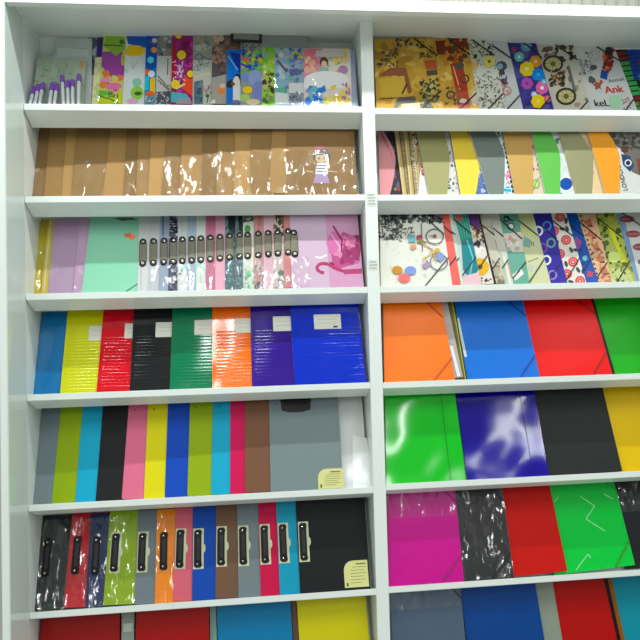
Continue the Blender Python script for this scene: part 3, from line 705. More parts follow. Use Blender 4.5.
def f(it):
    it.scatter(60, (594, 214, 632, 288), [(70, 90, 30), (150, 160, 60), (196, 200, 90), (40, 56, 26), (110, 130, 50)], 1.5, 4.2, 39); it.line([(609, 226), (624, 262)], 4, (206, 214, 50)); it.disc(614, 257, 6.5, (204, 222, 130), ry=5.5, wob=.15); it.poly([(610, 268), (630, 270), (634, 284), (612, 286)], (190, 200, 130)); it.scatter(20, (612, 266, 632, 284), [(60, 70, 40), (210, 214, 160), (120, 120, 60)], .8, 2, 40)
R3(.0624, (636.3, 616), (170, 180, 90), f, 'yellow green leafy folder second from the right border')
def f(it):
    it.poly([(610, 210), (622, 210), (642, 290), (630, 290)], (130, 160, 196))
    for (x, y) in ((627, 219), (633, 234), (640, 247), (645, 262)): it.disc(x, y, 7.5, (150, 80, 92), ry=3.6); it.line([(x-6, y), (x+6, y)], .8, (196, 150, 150))
R3(.0662, (672, 646), (216, 216, 212), f, 'white and blue folder with mauve ovals cut by right border')

# ================================================================ RIGHT COLUMN, TOP SHELF (row 1)
B = Bay('R', 1); GRP = 'picture folders on the top right shelf'
BK = elastics((24, 24, 26), dx=.075, dz=.075, wd=.0045)
def R1(k, rt, top, col, fn, label, left=None, w=.235, el=BK):
    it = Item(B, k, right=rt, left=left, both=bool(left), w=w, h=.26, th=.005, top=top); it.body(col, 'paper'); it.kind = 'print'
    fn(it); it.finish('elastic_folder', label, 'folder', GRP, parts=[el] if el else ()); return it
TAN = (196, 158, 74)
def f(it):
    it.scatter(60, (376, 40, 442, 110), [(206, 172, 84), (186, 146, 66), (214, 186, 104), (170, 126, 60)], 3, 8, 61)
    it.scatter(26, (378, 50, 398, 68), [(90, 84, 60), (120, 104, 70), (70, 70, 66)], .8, 3, 62, asp=.6); it.scatter(10, (396, 40, 418, 47), [(60, 50, 50), (80, 70, 90)], 1, 3.4, 63, asp=.6); it.scatter(16, (420, 42, 436, 58), [(110, 100, 50), (80, 76, 40)], 1, 3, 64, asp=.5)
    it.poly([(424, 61), (436, 60), (437, 69), (426, 70)], (178, 88, 60)); it.poly([(426, 71), (437, 70), (438, 75), (427, 76)], (84, 76, 64))
    it.poly([(390, 68), (406, 68), (412, 92), (407, 94), (404, 76), (378, 76)], (140, 90, 64)); it.poly([(380, 78), (404, 77), (408, 95), (380, 98)], (206, 172, 80)); it.line([(380, 99), (415, 97)], 1, (110, 80, 60)); it.poly([(398, 98), (416, 98), (415, 103), (400, 104), (397, 109), (393, 109)], (92, 92, 88)); it.poly([(402, 104), (420, 103), (420, 110), (400, 110)], (226, 214, 170)); it.line([(407, 84), (402, 94)], 1.6, (50, 50, 44))
    it.scatter(46, (420, 80, 439, 108), [(70, 84, 60), (130, 134, 90), (90, 96, 70), (170, 160, 90), (50, 60, 60)], .8, 3, 65)
R1(.000, (443.8, 434.9), 38.5, TAN, f, 'mustard vintage engraving folder at the left end of the top right shelf', left=(376.2, 374.2))
def f(it):
    it.scatter(40, (435, 40, 478, 110), [(206, 168, 80), (190, 140, 60), (216, 186, 110)], 2, 6, 66)
    it.poly([(435, 41), (450, 40), (455, 54), (437, 55)], (120, 54, 40)); it.scatter(24, (446, 38, 468, 62), [(150, 60, 40), (196, 90, 40), (90, 70, 40), (214, 140, 60), (120, 50, 36)], 1.6, 4.5, 67)
    it.poly([(450, 64), (462, 62), (467, 84), (468, 92), (456, 92)], (168, 62, 42)); it.disc(459, 66, 5, (90, 84, 78), ry=4); it.line([(453, 66), (460, 90)], 1, (226, 170, 140)); it.ring(464.5, 79, 4, 1.8, (74, 70, 60)); it.ring(450.5, 95, 3.6, 1.8, (78, 70, 60)); it.poly([(456, 92), (468, 91), (470, 108), (458, 109)], (180, 84, 66)); it.disc(463, 101, 4, (226, 206, 200), ry=2.4); it.scatter(14, (446, 86, 462, 104), [(100, 80, 60), (150, 100, 70)], .8, 2.4, 68)
    it.disc(474, 98, 4, (222, 206, 190), ry=8, wob=.3)
R1(.008, (479, 467.5), 38.5, TAN, f, 'mustard vintage folder with a red old car')
def f(it):
    it.scatter(24, (468, 40, 492, 60), [(60, 56, 46), (196, 186, 120), (110, 96, 60), (226, 222, 200), (150, 160, 190)], 1, 3, 69)
    it.scribble(110, (470, 44, 506, 110), [(90, 92, 80), (60, 62, 60), (150, 140, 70), (60, 60, 64), (120, 124, 120)], .8, 2.6, .7, 70); it.flower(489, 62, 6, (222, 214, 120), (120, 110, 40), 7); it.disc(474, 66, 4.5, (226, 186, 120), wob=.3)
R1(.016, (506.6, 490.7), 39, (216, 218, 208), f, 'black and white scribbled folder with a yellow flower right of the vintage ones')
def f(it): it.disc(501.5, 66, 5.6, (80, 82, 98), ry=5); it.disc(500, 66.4, 3, (150, 190, 206)); it.scatter(14, (498, 72, 508, 84), [(80, 70, 90), (120, 90, 110), (60, 54, 70)], 1, 3, 71); it.scatter(8, (500, 84, 510, 100), [(206, 150, 130), (170, 110, 100)], .8, 2.2, 72); it.ring(507, 91, 4, 1.2, (190, 130, 110))
R1(.024, (523.2, 507), 42, (206, 210, 212), f, 'pale grey folder with a mug drawing left of the flower print')
def f(it):
    it.scatter(40, (509, 40, 552, 110), [(70, 70, 150), (90, 90, 160), (56, 50, 120)], 3, 7, 73)
    for (x, y, r, c, cc) in ((526, 46, 5.5, (110, 160, 190), (150, 200, 210)), (519, 57, 5, (120, 200, 190), (230, 250, 250)), (535.5, 61.5, 6, (236, 160, 60), (250, 220, 160)), (527, 69, 7.5, (244, 220, 40), (250, 240, 190)), (538, 74.5, 6.5, (30, 140, 230), (80, 180, 250)), (527, 83.5, 6, (180, 90, 180), (150, 60, 160)), (542, 88, 6.5, (236, 110, 180), (252, 240, 250)), (534, 94.5, 3, (190, 214, 240), (250, 250, 255)), (538, 101.5, 7, (246, 214, 60), (250, 230, 120)), (547, 99, 3.4, (230, 120, 130), (240, 160, 160)), (544, 82, 3, (130, 190, 220), (230, 240, 250)), (514, 50, 3, (150, 60, 110), (170, 80, 130))): it.flower(x, y, r, c, cc, 7)
R1(.032, (554, 534.5), 37.5, (66, 62, 140), f, 'indigo folder covered in bright flowers')
def f(it):
    it.scatter(20, (538, 46, 576, 62), [(60, 54, 50), (90, 80, 74), (150, 150, 140), (40, 36, 40), (120, 96, 80)], 1.5, 4.5, 74); it.scatter(16, (566, 60, 590, 108), [(200, 190, 174), (170, 150, 130), (120, 120, 116), (214, 206, 190)], 2, 5, 75); it.line([(568, 66), (575, 92)], 3, (110, 114, 112))
    for (x, y) in ((553, 64), (566, 96.5)): it.disc(x, y, 8.6, (204, 196, 140), ry=7); it.ring(x, y, 9.2, 2.4, (56, 52, 46), ry=7.6); it.disc(x, y, 2.6, (90, 80, 50)); [it.line([(x, y), (x+8*math.cos(a), y+7*math.sin(a))], .5, (130, 120, 80)) for a in (0, .8, 1.6, 2.4, 3.2, 4, 4.8, 5.6)]
    it.scatter(46, (550, 70, 565, 86), [(90, 70, 50), (60, 56, 50), (150, 100, 60), (196, 180, 140), (40, 40, 40)], .8, 2.8, 76)
R1(.040, (590.6, 573.2), 44, (206, 202, 190), f, 'grey folder with an old motorcycle')
def f(it):
    it.scribble(14, (584, 52, 591, 76), [(60, 64, 74)], 1, 2.4, .7, 77); it.poly([(607, 48), (613, 50), (613, 66), (608, 74), (603, 66), (604, 54)], (160, 50, 46)); it.scatter(26, (603, 50, 614, 70), [(50, 44, 60), (196, 60, 50), (226, 140, 90), (60, 50, 70)], .8, 2.2, 78); it.disc(609, 51, 4, (44, 46, 62), ry=4.6); it.poly([(601, 70), (608, 71), (607, 80), (600, 78)], (46, 84, 170)); it.disc(593.5, 67.5, 3.6, (84, 84, 100), ry=2.6); it.disc(591.5, 80, 3.6, (96, 96, 104), wob=.3); it.disc(598, 85, 4.4, (170, 90, 80), ry=5.4, wob=.4); it.disc(598, 81, 2, (230, 190, 170)); it.poly([(609, 97), (622, 95), (620, 108), (611, 108)], (176, 222, 186)); it.scribble(12, (590, 50, 602, 62), [(206, 150, 150), (200, 200, 210)], 1, 2, .6, 79)
    it.text('Ank', 605.5, 93.5, 11.5, (206, 60, 50), rot=.02, bold=1); it.text('Annual', 609, 83, 6, (80, 100, 130), rot=.12); it.text('keL', 594.5, 106.5, 10.5, (50, 52, 58), rot=-.05, bold=1); it.text('Istanbul', 586.5, 75, 6, (90, 96, 110), rot=math.radians(90)); it.scribble(10, (622, 98, 630, 108), [(206, 120, 150), (120, 130, 150)], .8, 2, .7, 80)
R1(.048, (637.5, 613.5), 45, (214, 216, 216), f, 'white folder with red city lettering and colourful figure')
def f(it):
    for q in range(13):
        c = (70, 170, 90) if q not in (0, 1, 9) else (130, 44, 44); x = 616+q*1.9; y = 52+q*5
        it.poly([(x, y), (x+9, y-1), (x+10, y+2.6), (x+1, y+3.8)], c)
    it.poly([(626, 50), (640, 48), (644, 80), (634, 80)], (40, 76, 170))
    for q in range(4): it.poly([(638, 60+q*14), (650, 58+q*14), (651, 66+q*14), (640, 68+q*14)], [(150, 50, 50), (70, 170, 90), (60, 150, 80), (150, 50, 60)][q])
    for q in range(7): it.line([(627+q*1.2, 55+q*4), (636+q*1.2, 54+q*4)], .8, (26, 40, 90))
R1(.056, (672, 645), 48, (26, 34, 30), f, 'black folder with green and blue letter blocks cut by the right border', el=None)
# ================================================================ LEFT COLUMN, KRAFT ENVELOPES (row 2)
B = Bay('L', 2); KR = (158, 126, 82)
kr = [((32.5, 39.5), 1), ((44.2, 49.7), 0), ((61.4, 67), 0), ((70.8, 77), 1), ((102.8, 110.6), 0), ((123.3, 127), 1), ((135.8, 139), 1), ((148, 151.4), 0),
      ((160.8, 167), 1), ((180, 182.5), 1), ((200.6, 203.2), 1), ((216, 218.6), 1), ((233.6, 235), 1), ((250, 251.5), 1), ((269.5, 272), 1), ((286.7, 287), 1)]
klab = ['leftmost of its row, in glinting film', 'second from the left panel, bare', 'narrow bare strip, third from the left', 'with a wide crumpled film patch, fourth from the left',
 'bare and wide with its lower left corner lifted', 'in film, right of the bare lifted one', 'narrow, in film, just left of a bare strip', 'bare strip in the middle of the row between wrapped ones',
 'in film, right of the middle bare strip', 'in film, tenth from the left', 'in film with dense creases, eleventh from the left', 'in film, fifth from the right end', 'in film, fourth from the right end',
 'in film, third from the right end', 'in film, just left of the front one', 'fully visible at the front right with a girl figure printed']
n = len(kr)
for i, (lf, wr) in enumerate(kr):
    last = i == n-1
    it = Item(B, at_k(n, i, .0036), left=lf, right=(357.3, 354) if last else None, both=last, w=.225, h=.30, th=.0010)
    c = tuple(int(v*(1+.06*((i*7) % 5-2))) for v in KR); it.body(c, 'paper', r=.002)
    ps = []
    if i == 1: it.line([(55, 174), (62, 173)], 1.2, (150, 126, 112)); it.line([(55, 184), (60, 184)], 1.2, (160, 132, 100))
    if last:      # small printed figure of a girl in a striped top
        it.disc(321.5, 153, 8, (84, 74, 78), ry=6); it.disc(321.5, 158, 6, (200, 178, 150), ry=5); it.poly([(313, 154), (330, 154), (331, 162), (327, 155), (316, 155), (313, 163)], (70, 62, 66)); it.disc(320, 147.5, 5, (176, 90, 110), ry=1.6)
        it.disc(319, 158.5, 1, (50, 50, 60)); it.disc(324.5, 158.5, 1, (50, 50, 60)); it.poly([(317, 163), (326, 163), (328, 174), (315, 174)], (222, 224, 228))
        for q in range(3): it.line([(316.5, 165.5+q*3), (327, 165.5+q*3)], 1, (84, 90, 120))
        it.poly([(316, 174), (327, 174), (330, 183), (313, 183)], (170, 150, 190)); it.line([(313, 172), (306, 171)], 1, (200, 178, 150)); it.line([(328, 171), (337, 172)], 1, (200, 178, 150))
    if wr: ps.append(sleeve(.001, .165 if not last else .17, amp=.0010, seed=i*5.3, fr=30))
    it.finish('kraft_envelope', 'brown kraft folder, '+klab[i], 'folder', 'brown kraft folders in the left column', parts=ps)

# ================================================================ LEFT COLUMN, THIRD ROW
B = Bay('L', 3); MET = mat((150, 147, 134), 'metal'); SPN = mat((128, 126, 112), 'plastic'); DK = mat((30, 28, 30), 'plastic')
it = Item(B, .0600, left=(32.6, 41.5), w=.2, h=.29, th=.003); it.body((186, 172, 60), 'print'); it.finish('paper_folder', 'olive yellow folder in film at the far left of the third row', 'folder', 'pastel folders in the left column', parts=[sleeve(.001, .20, amp=.0010, seed=1)])
it = Item(B, .0560, left=(41, 48.5), w=.2, h=.29, th=.003); it.body((206, 186, 112), 'print'); it.line([(44, 290), (51, 216)], 1, (226, 214, 160)); it.finish('paper_folder', 'sand yellow folder strip between olive yellow and lilac ones', 'folder', 'pastel folders in the left column')
it = Item(B, .0520, left=(48, 55), w=.2, h=.29, th=.003); it.body((186, 158, 188), 'print'); it.finish('paper_folder', 'lilac folder in film, the wider of the two left of the mint folder', 'folder', 'pastel folders in the left column', parts=[sleeve(.001, .13, amp=.0010, seed=2.7)])
it = Item(B, .0480, left=(73, 79.8), w=.2, h=.29, th=.003); it.body((194, 162, 192), 'print'); it.finish('paper_folder', 'lilac folder in film, narrow strip touching the mint folder', 'folder', 'pastel folders in the left column', parts=[sleeve(.001, .13, amp=.0010, seed=4.1)])
it = Item(B, .0440, left=(81.5, 90.5), w=.225, h=.29, th=.003); it.body((146, 208, 180), 'print')
it.disc(129, 236, 4.6, (232, 120, 90), ry=2.4, wob=.5); it.disc(133, 237, 2.6, (236, 140, 110), ry=2.8, wob=.5); it.disc(126, 219, 10, (90, 100, 90), ry=1.6, wob=.3)
def corner(it, root): mb = MB(); a = it.P(126, 291.5); b = it.P(137.5, 284); strip(mb, (a[0], max(a[1], .004)), b, .003, -.0014, -.0004, mat((70, 110, 96), 'rubber')); part(mb, 'elastic_band', root)
it.finish('elastic_folder', 'wide mint green folder with a tiny coral print', 'folder', 'pastel folders in the left column', parts=[corner])
cb = [(137.5, 'plain whitish', (206, 208, 208), 0), (148, 'off white', (200, 202, 206), 1), (158.5, 'blue grey', (160, 172, 192), 2), (168, 'navy patterned', (84, 88, 112), 3), (177.5, 'white and pale mint', (208, 214, 212), 4),
 (187, 'pale grey blue', (172, 188, 206), 5), (196, 'white mint striped', (212, 222, 218), 6), (205.5, 'deep rose', (192, 118, 146), 7), (215.2, 'light pink', (218, 164, 182), 8), (225, 'dark teal', (70, 104, 110), 9), (235, 'slate teal', (96, 110, 120), 10),
 (243.3, 'white with green plant', (212, 218, 206), 11), (254, 'coral and grey patterned', (190, 150, 148), 12), (264, 'powder pink', (222, 184, 196), 13), (273.5, 'pink with leaf print', (206, 190, 188), 14), (284, 'salmon', (206, 136, 140), 15), (291.7, 'lilac', (206, 182, 204), 16)]
def metal_clip(last):
    def f(it, root):
        x = .003; zc = .158; hh = .034; mb = MB(); R_ = .0115
        # curved sheet metal spine between two dark knobs
        i0 = mb.mi(SPN); k = len(mb.v); ns = 8
        for z in (zc-hh, zc+hh):
            for q in range(ns+1):
                a = math.pi*q/ns; mb.v.append((x+R_-R_*math.cos(a), -.0006-.0026*math.sin(a), z))
        for q in range(ns): mb.f.append((k+q, k+q+1, k+ns+2+q, k+ns+1+q)); mb.m.append(i0)
        mb.prism([(x-.001, zc-hh), (x+2*R_+.001, zc-hh), (x+2*R_+.001, zc+hh), (x-.001, zc+hh)], -.0006, .0, DK)
        c = part(mb, 'clip', root, 'curved silver metal clip', smooth=False)
        for s_ in (-1, 1):
            mb = MB(); zz = zc+s_*(hh+.004); mb.cyl((x+R_, -.0002, zz), (x+R_, -.0034, zz), .0115, .0105, DK, 14); mb.dome((x+R_, -.0034, zz), .0055, MET, .25); part(mb, 'knob', c, 'dark end with bright rivet')
    return f
for i, (x, cn, col, pid) in enumerate(cb):
    last = i == 16; n = len(cb)
    it = Item(B, at_k(n, i, .0026), left=(x, x+(1.5 if x < 170 else .4 if x < 240 else -.3)) if not last else (292, 289.5), right=(364, 357) if last else None, both=last, w=.225 if not last else .225, h=.29, th=.0015)
    it.body(col, 'print', r=.003); x1 = cb[i+1][0] if not last else 360; bx = (x, 216, x1+1, 290)
    if pid == 0: it.line([(141, 262), (141, 290)], .8, (180, 160, 190))
    if pid == 2: it.line([(163, 216), (163, 236)], 2, (110, 120, 146))
    if pid == 3: it.scatter(70, bx, [(56, 56, 80), (150, 150, 170), (40, 40, 56), (196, 196, 206)], .6, 2.2, 91); [it.line([(168, 217+q*2.6), (177, 217.4+q*2.6)], .8, (30, 30, 40)) for q in range(7)]
    if pid == 4: it.poly([(177, 263), (187, 263), (187, 271), (177, 271)], (176, 214, 206)); it.scatter(6, (178, 270, 184, 276), [(70, 80, 80)], .4, 1, 92); it.line([(182, 216), (182, 236)], .6, (180, 184, 184))
    if pid == 6: it.poly([(196, 263), (205, 263), (205, 270), (196, 270)], (176, 216, 206)); it.line([(201, 262), (201, 290)], .8, (150, 200, 170))
    if pid in (9, 10): it.scribble(40, bx, [(120, 170, 170), (60, 80, 90), (150, 180, 186)], 1, 4, .6, 93+pid); it.poly([(x+3, 214), (x+11, 214), (x+11, 236), (x+4, 230)], (34, 44, 50))
    if pid == 11: it.disc(247.5, 229, 3.2, (70, 150, 84), ry=4); it.line([(247.5, 232), (247.5, 237)], .8, (60, 110, 60)); it.scatter(14, (244, 215, 255, 222), [(80, 84, 76), (110, 120, 100)], .8, 2.2, 95); it.scatter(10, (244, 270, 255, 289), [(110, 180, 140), (140, 200, 160)], 1.4, 2.8, 96)
    if pid == 12: it.line([(260, 214), (258, 240)], 3, (206, 120, 116)); it.scatter(30, (255, 262, 264, 290), [(110, 106, 120), (90, 84, 96), (200, 196, 200)], .8, 2.2, 97)
    if pid == 14: it.scatter(16, (274, 215, 286, 236), [(80, 70, 60), (110, 90, 76), (96, 110, 70)], 1.2, 3.4, 98); it.disc(281, 273, 3, (110, 130, 122), ry=2.6); it.disc(281, 281, 3, (120, 140, 130), ry=2.6); it.scatter(10, (274, 268, 284, 288), [(110, 116, 110)], .6, 1.6, 99)
    if last:        # lilac board, abstract flamingo print
        it.poly([(325, 212), (358, 212), (366, 292), (330, 292)], (204, 158, 190))
        it.disc(345, 250, 15, (186, 92, 142), ry=18, wob=.12, rot=.5); it.disc(335, 243, 9, (206, 120, 170), ry=12, wob=.15); it.disc(350, 254, 10, (160, 70, 116), ry=11, wob=.2); it.scatter(14, (338, 236, 358, 262), [(196, 110, 150), (150, 60, 106), (214, 140, 176)], 2, 5, 100)
        it.line([(333, 226), (342, 240), (341, 252)], 2, (150, 56, 100)); it.line([(331, 234), (340, 247), (340, 252)], 1.1, (232, 190, 214))
        it.line([(346, 272), (336, 269), (328, 264), (322, 263.5), (318, 265), (316.5, 269), (320, 272), (324, 273)], 3.2, (176, 70, 112)); it.line([(344, 272), (362, 271)], 5, (176, 76, 118)); it.line([(330, 262), (334, 265)], 1.6, (120, 40, 76))
        it.line([(315, 256.5), (320, 258), (327, 255)], 1.8, (244, 236, 244))
    ps = [metal_clip(last)]
    if pid not in (0, 8, 16): ps.append(sleeve(.001, .11, amp=.0005, seed=i*2.9, fr=34))
    if last: ps.append(sleeve(.001, .11, amp=.0008, seed=8, fr=20, x0=.0, x1=.06))
    it.finish('clipboard', '%s clipboard with silver clip, %s' % (cn, ['touching the mint folder', 'second of the clip row', 'third of the clip row', 'between blue grey and white mint ones', 'right of the navy patterned one', 'between white mint ones', 'left of the deep rose one', 'left of the light pink one', 'left of the dark teal one', 'right of the light pink one', 'left of the green plant one', 'right of the slate teal one', 'right of the green plant one', 'left of the leaf print one', 'left of the salmon one', 'narrow strip left of the front one', 'fully visible at the right end with a pink bird print'][i]), 'clipboard', 'clipboards with silver clips in the left column', cover='board', parts=ps)

# ================================================================ LEFT COLUMN, TOP SHELF (row 1)
B = Bay('L', 1); GRP = 'picture clipboards on the top left shelf'
def L1(k, lf, top, col, fn, label, name='picture_clipboard', right=None, w=.225, ps=(), kind='print', h=.26, th=.003):
    it = Item(B, k, left=lf, right=right, both=bool(right), w=w, h=h, th=th, top=top); it.body(col, kind)
    fn(it)
    if not ps and k in (.0540, .0425, .0312, .0238, .0200, .0128, .0075, .0050): ps = [sleeve(.001, it.h-.01, amp=.0006, seed=k*900)]
    it.finish(name, label, 'clipboard' if name == 'picture_clipboard' else 'bag', GRP if name == 'picture_clipboard' else 'clear bags at the left end of the top shelf', parts=ps); return it
# clear bags
BAG = film('bag_film', scale=24, milky=.04, tint=(.97, .99, .98))
def bagparts(it, root):
    pass
it = Item(B, .055, left=(41, 48), right=(59, 62), both=True, top=54, th=.004); it.body((196, 206, 204), 'print'); it.finish('plastic_bag', 'pale clear bag leaning in the far left corner of the top shelf', 'bag', 'clear bags at the left end of the top shelf', parts=[sleeve(.001, .15, film_mat=BAG, amp=.001, seed=2)])
it = Item(B, .050, left=(52, 56), right=(92, 92), both=True, top=38.5, th=.004); it.body((206, 214, 210), 'print'); it.poly([(56, 47), (88, 49), (88, 61), (57, 58)], (226, 232, 230)); it.line([(56, 47), (88, 49)], .8, (180, 190, 186))
it.finish('plastic_bag', 'white paper pack in clear film behind the pens', 'bag', 'clear bags at the left end of the top shelf')
def green(s): return lambda it: (it.scatter(12, (38, 60, 82, 90), [(176, 190, 164), (190, 200, 176), (160, 176, 150)], 2, 6, s), it.scribble(10, (38, 62, 82, 86), [(90, 120, 90), (60, 70, 66), (150, 130, 100)], 1, 4, .7, s+1))
for q, (lf, rt, tp, lab) in enumerate((((31, 38), (48, 54), 58, 'clear bag with pale green sheet, the leftmost holding pens'), ((45, 51), (63, 67), 57, 'clear bag with pale green sheet, middle one of the pen bags'), ((62, 66), (84, 86), 57, 'clear bag with pale green sheet beside the navy clipboard'))):
    it = Item(B, .034-q*.001, left=lf, right=rt, both=True, top=tp, th=.003); it.body((176, 192, 174), 'print'); green(110+q)(it)
    if q == 2: it.disc(81.5, 65, 2.4, (220, 150, 80), ry=4)
    it.finish('plastic_bag', lab, 'bag', 'clear bags at the left end of the top shelf', parts=[sleeve(.001, it.h, film_mat=BAG, amp=.001, seed=q*3.3)])
# purple capped white pens
PW = mat((226, 230, 236), 'gloss'); PV = mat((136, 92, 188), 'gloss')
pens = [((30.2, 104), (34.2, 87), 'leftmost'), ((35, 104), (38.6, 84.5), 'second from the left'), ((39.6, 104), (43.0, 83), 'third from the left'), ((49.6, 104), (52.4, 83.5), 'fourth from the left'), ((54.4, 104), (57.0, 84), 'fifth from the left'),
        ((63.6, 104), (62.0, 75.5), 'tallest, in the middle'), ((68.2, 104), (67.6, 81), 'just right of the tallest'), ((73, 104), (72.4, 80), 'second right of the tallest'), ((78.6, 104), (79.0, 74.5), 'rightmost')]
for (b, t, wh) in pens:
    n0 = Vector((0, .022, B.z-SL*.022)); Pb = hit(b[0], b[1], n0, NB); Pt = hit(t[0], t[1], n0, NB); d = (Pt-Pb).normalized(); Pb = Pb+d*((n0.z+.0025-Pb.z)/d.z)
    Lg = (Pt-Pb).length; u = NB.cross(d).normalized(); M = Matrix.Translation(Pb) @ Matrix((u, NB, d)).transposed().to_4x4()
    root = empty('pen', M); tag(root, 'white pen with purple cap, %s of the pens' % wh, 'pen', 'purple capped pens on the top shelf')
    mb = MB(); mb.cyl((0, 0, 0), (0, 0, .004), .003, .0052, PW, 12); mb.cyl((0, 0, .004), (0, 0, Lg-.028), .0052, .0052, PW, 12); part(mb, 'barrel', root)
    mb = MB(); mb.cyl((0, 0, Lg-.028), (0, 0, Lg-.003), .0074, .0072, PV, 12); mb.cyl((0, 0, Lg-.003), (0, 0, Lg), .0072, .005, PV, 12); part(mb, 'cap', root, 'purple cap')
S = .0036
def f(it): it.scatter(40, (80, 38, 104, 104), [(70, 96, 120), (96, 130, 150), (40, 60, 84), (150, 170, 180)], 1, 3.6, 121); it.poly([(88, 54), (97, 46), (97, 56)], (196, 206, 210)); it.scribble(30, (82, 76, 96, 103), [(150, 156, 160), (110, 100, 110), (200, 150, 110)], .8, 2.6, .7, 122); it.poly([(83, 77), (94, 75), (92, 104), (82, 104)], (196, 200, 204)); it.scribble(34, (83, 78, 94, 103), [(120, 126, 134), (90, 90, 100), (206, 160, 150)], .6, 2.2, .6, 123); it.disc(87, 98, 3, (226, 228, 230)); it.scatter(8, (82, 70, 88, 78), [(214, 150, 80)], .8, 2, 124)
L1(.0540, (82.5, 88.3), 38, (56, 84, 108), f, 'dark blue patterned clipboard right of the pens')
def f(it): it.poly([(96, 48), (106, 44), (106, 58), (97, 60)], (84, 50, 160)); it.scatter(12, (98, 32, 112, 46), [(50, 40, 90), (90, 60, 120)], 1, 3, 125)
L1(.0500, (92, 98), 34, (70, 60, 120), f, 'violet clipboard strip showing above the pale yellow one')
def f(it): it.scatter(8, (94, 64, 104, 74), [(190, 206, 190), (226, 220, 170)], 1.4, 3, 126); it.scatter(8, (94, 84, 104, 103), [(206, 216, 150)], 1.4, 3, 127)
L1(.0460, (91.5, 95.2), 58, (230, 232, 176), f, 'pale yellow cut out clipboard, shorter than its neighbours', w=.06)
def f(it):
    it.poly([(100, 52), (122, 50), (126, 78), (108, 74), (101, 66)], (170, 70, 176)); it.poly([(104, 46), (106, 36), (124, 33), (126, 48), (116, 56)], (150, 196, 40)); it.line([(104, 45), (122, 46)], 1.4, (60, 110, 40)); it.disc(122, 42, 2.6, (40, 120, 60)); it.disc(123, 60, 2, (196, 206, 40), ry=6); it.scatter(12, (99, 74, 122, 90), [(240, 130, 80), (250, 190, 90), (170, 100, 60), (240, 150, 190)], 2, 4.4, 128)
    it.disc(114, 86, 8, (236, 130, 180), ry=3.4); it.disc(103, 85, 3.6, (246, 140, 70)); it.disc(105, 96, 9, (110, 196, 70), ry=6, wob=.2); it.poly([(97, 97), (122, 92), (123, 104), (98, 104)], (214, 226, 30)); it.line([(97, 96), (110, 99), (118, 103)], 1.6, (60, 150, 60)); it.text('Bri', 107.5, 97, 9, (50, 80, 60), rot=-.1, bold=1)
L1(.0425, (98, 103.8), 35.5, (206, 220, 120), f, 'purple and lime green cartoon clipboard with yellow foot')
def f(it):
    it.poly([(124, 36), (146, 34), (148, 42), (146, 48), (128, 44)], (50, 100, 196)); it.disc(134.5, 50.5, 10, (246, 206, 30), ry=6, wob=.12); it.poly([(122, 57), (147, 55), (145, 104), (121, 104)], (222, 228, 230)); it.disc(137, 82.5, 4.6, (140, 206, 180)); it.disc(137, 93, 6.6, (150, 206, 90), ry=7); it.disc(138, 93.5, 3.8, (60, 110, 50), ry=2); it.disc(132.5, 101.5, 5.4, (226, 180, 210), ry=3.6); it.line([(132, 62), (133, 69), (137, 62)], .7, (170, 180, 180)); it.disc(126, 71, 2.4, (180, 220, 190))
L1(.0388, (122.4, 126.4), 32, (226, 230, 230), f, 'white clipboard with blue and yellow top and green shapes')
def f(it):
    it.poly([(144, 33), (160, 32), (160, 68), (145, 70)], (38, 90, 190)); it.poly([(147, 40), (158, 46), (152, 44)], (150, 100, 50)); it.disc(150.5, 60, 3.4, (110, 220, 240)); it.disc(154, 50, 3, (240, 170, 90)); it.disc(154.5, 40.5, 2.6, (226, 220, 210)); it.disc(147, 72, 3, (240, 110, 50)); it.disc(151.5, 74, 3.4, (230, 236, 250)); it.poly([(144, 77), (149, 76), (148.5, 90), (144, 90)], (60, 200, 226)); it.poly([(150, 79), (155.5, 77), (155, 94), (150, 94)], (246, 196, 40)); it.disc(150, 94, 4.6, (240, 110, 60), ry=3); it.poly([(143, 96), (156, 95), (156, 104), (143, 104)], (120, 160, 176)); it.scribble(10, (144, 96, 155, 103), [(226, 230, 236), (60, 90, 110)], 1, 3, .8, 129)
L1(.0350, (144, 146.4), 32, (60, 130, 190), f, 'bright blue toy print clipboard with orange and yellow spots')
def f(it):
    it.poly([(157, 32), (173, 32), (172, 56), (157, 56)], (130, 134, 136)); it.scatter(12, (158, 32, 172, 56), [(90, 94, 100), (190, 194, 196), (150, 130, 130)], 1.4, 3.4, 130); it.line([(168, 58), (167.5, 75)], .9, (60, 60, 64)); it.disc(162, 54, 2, (80, 84, 90)); it.line([(158, 76), (170, 90)], 1.4, (130, 110, 100)); it.line([(158, 80), (169, 91)], 1, (70, 70, 74)); it.line([(160, 84), (171, 86)], 1.4, (150, 150, 150)); it.poly([(156, 92), (171, 91), (171, 104), (156, 104)], (84, 82, 96)); it.scribble(12, (157, 92, 170, 103), [(226, 230, 234), (50, 50, 60)], 1, 3, .9, 131)
L1(.0312, (155.5, 158), 31.5, (206, 210, 208), f, 'grey and white sketch clipboard left of the magenta one')
def f(it):
    it.scatter(40, (171, 32, 194, 92), [(150, 40, 110), (180, 60, 150), (206, 80, 170), (120, 30, 90)], 2, 5, 132); it.poly([(171, 45), (176, 45), (176, 78), (171, 76)], (190, 40, 60)); it.poly([(184, 76), (194, 70), (194, 98), (182, 88)], (240, 90, 70))
    for (x, y, r) in ((178.5, 35.5, 3.4), (181.5, 55, 4.6), (190.5, 74, 3.6), (175.5, 84.5, 4.6)): it.disc(x, y, r*1.35, (110, 50, 60)); it.disc(x, y, r, (250, 214, 70))
    it.scribble(18, (174, 60, 184, 80), [(240, 220, 240), (236, 190, 230)], 1, 3, 1, 133); it.line([(176, 89), (185, 84)], 2, (246, 220, 150)); it.poly([(170, 92), (186, 94), (190, 99), (178, 103), (170, 102)], (90, 180, 196)); it.poly([(178, 99), (190, 98), (192, 104), (176, 104)], (160, 160, 170))
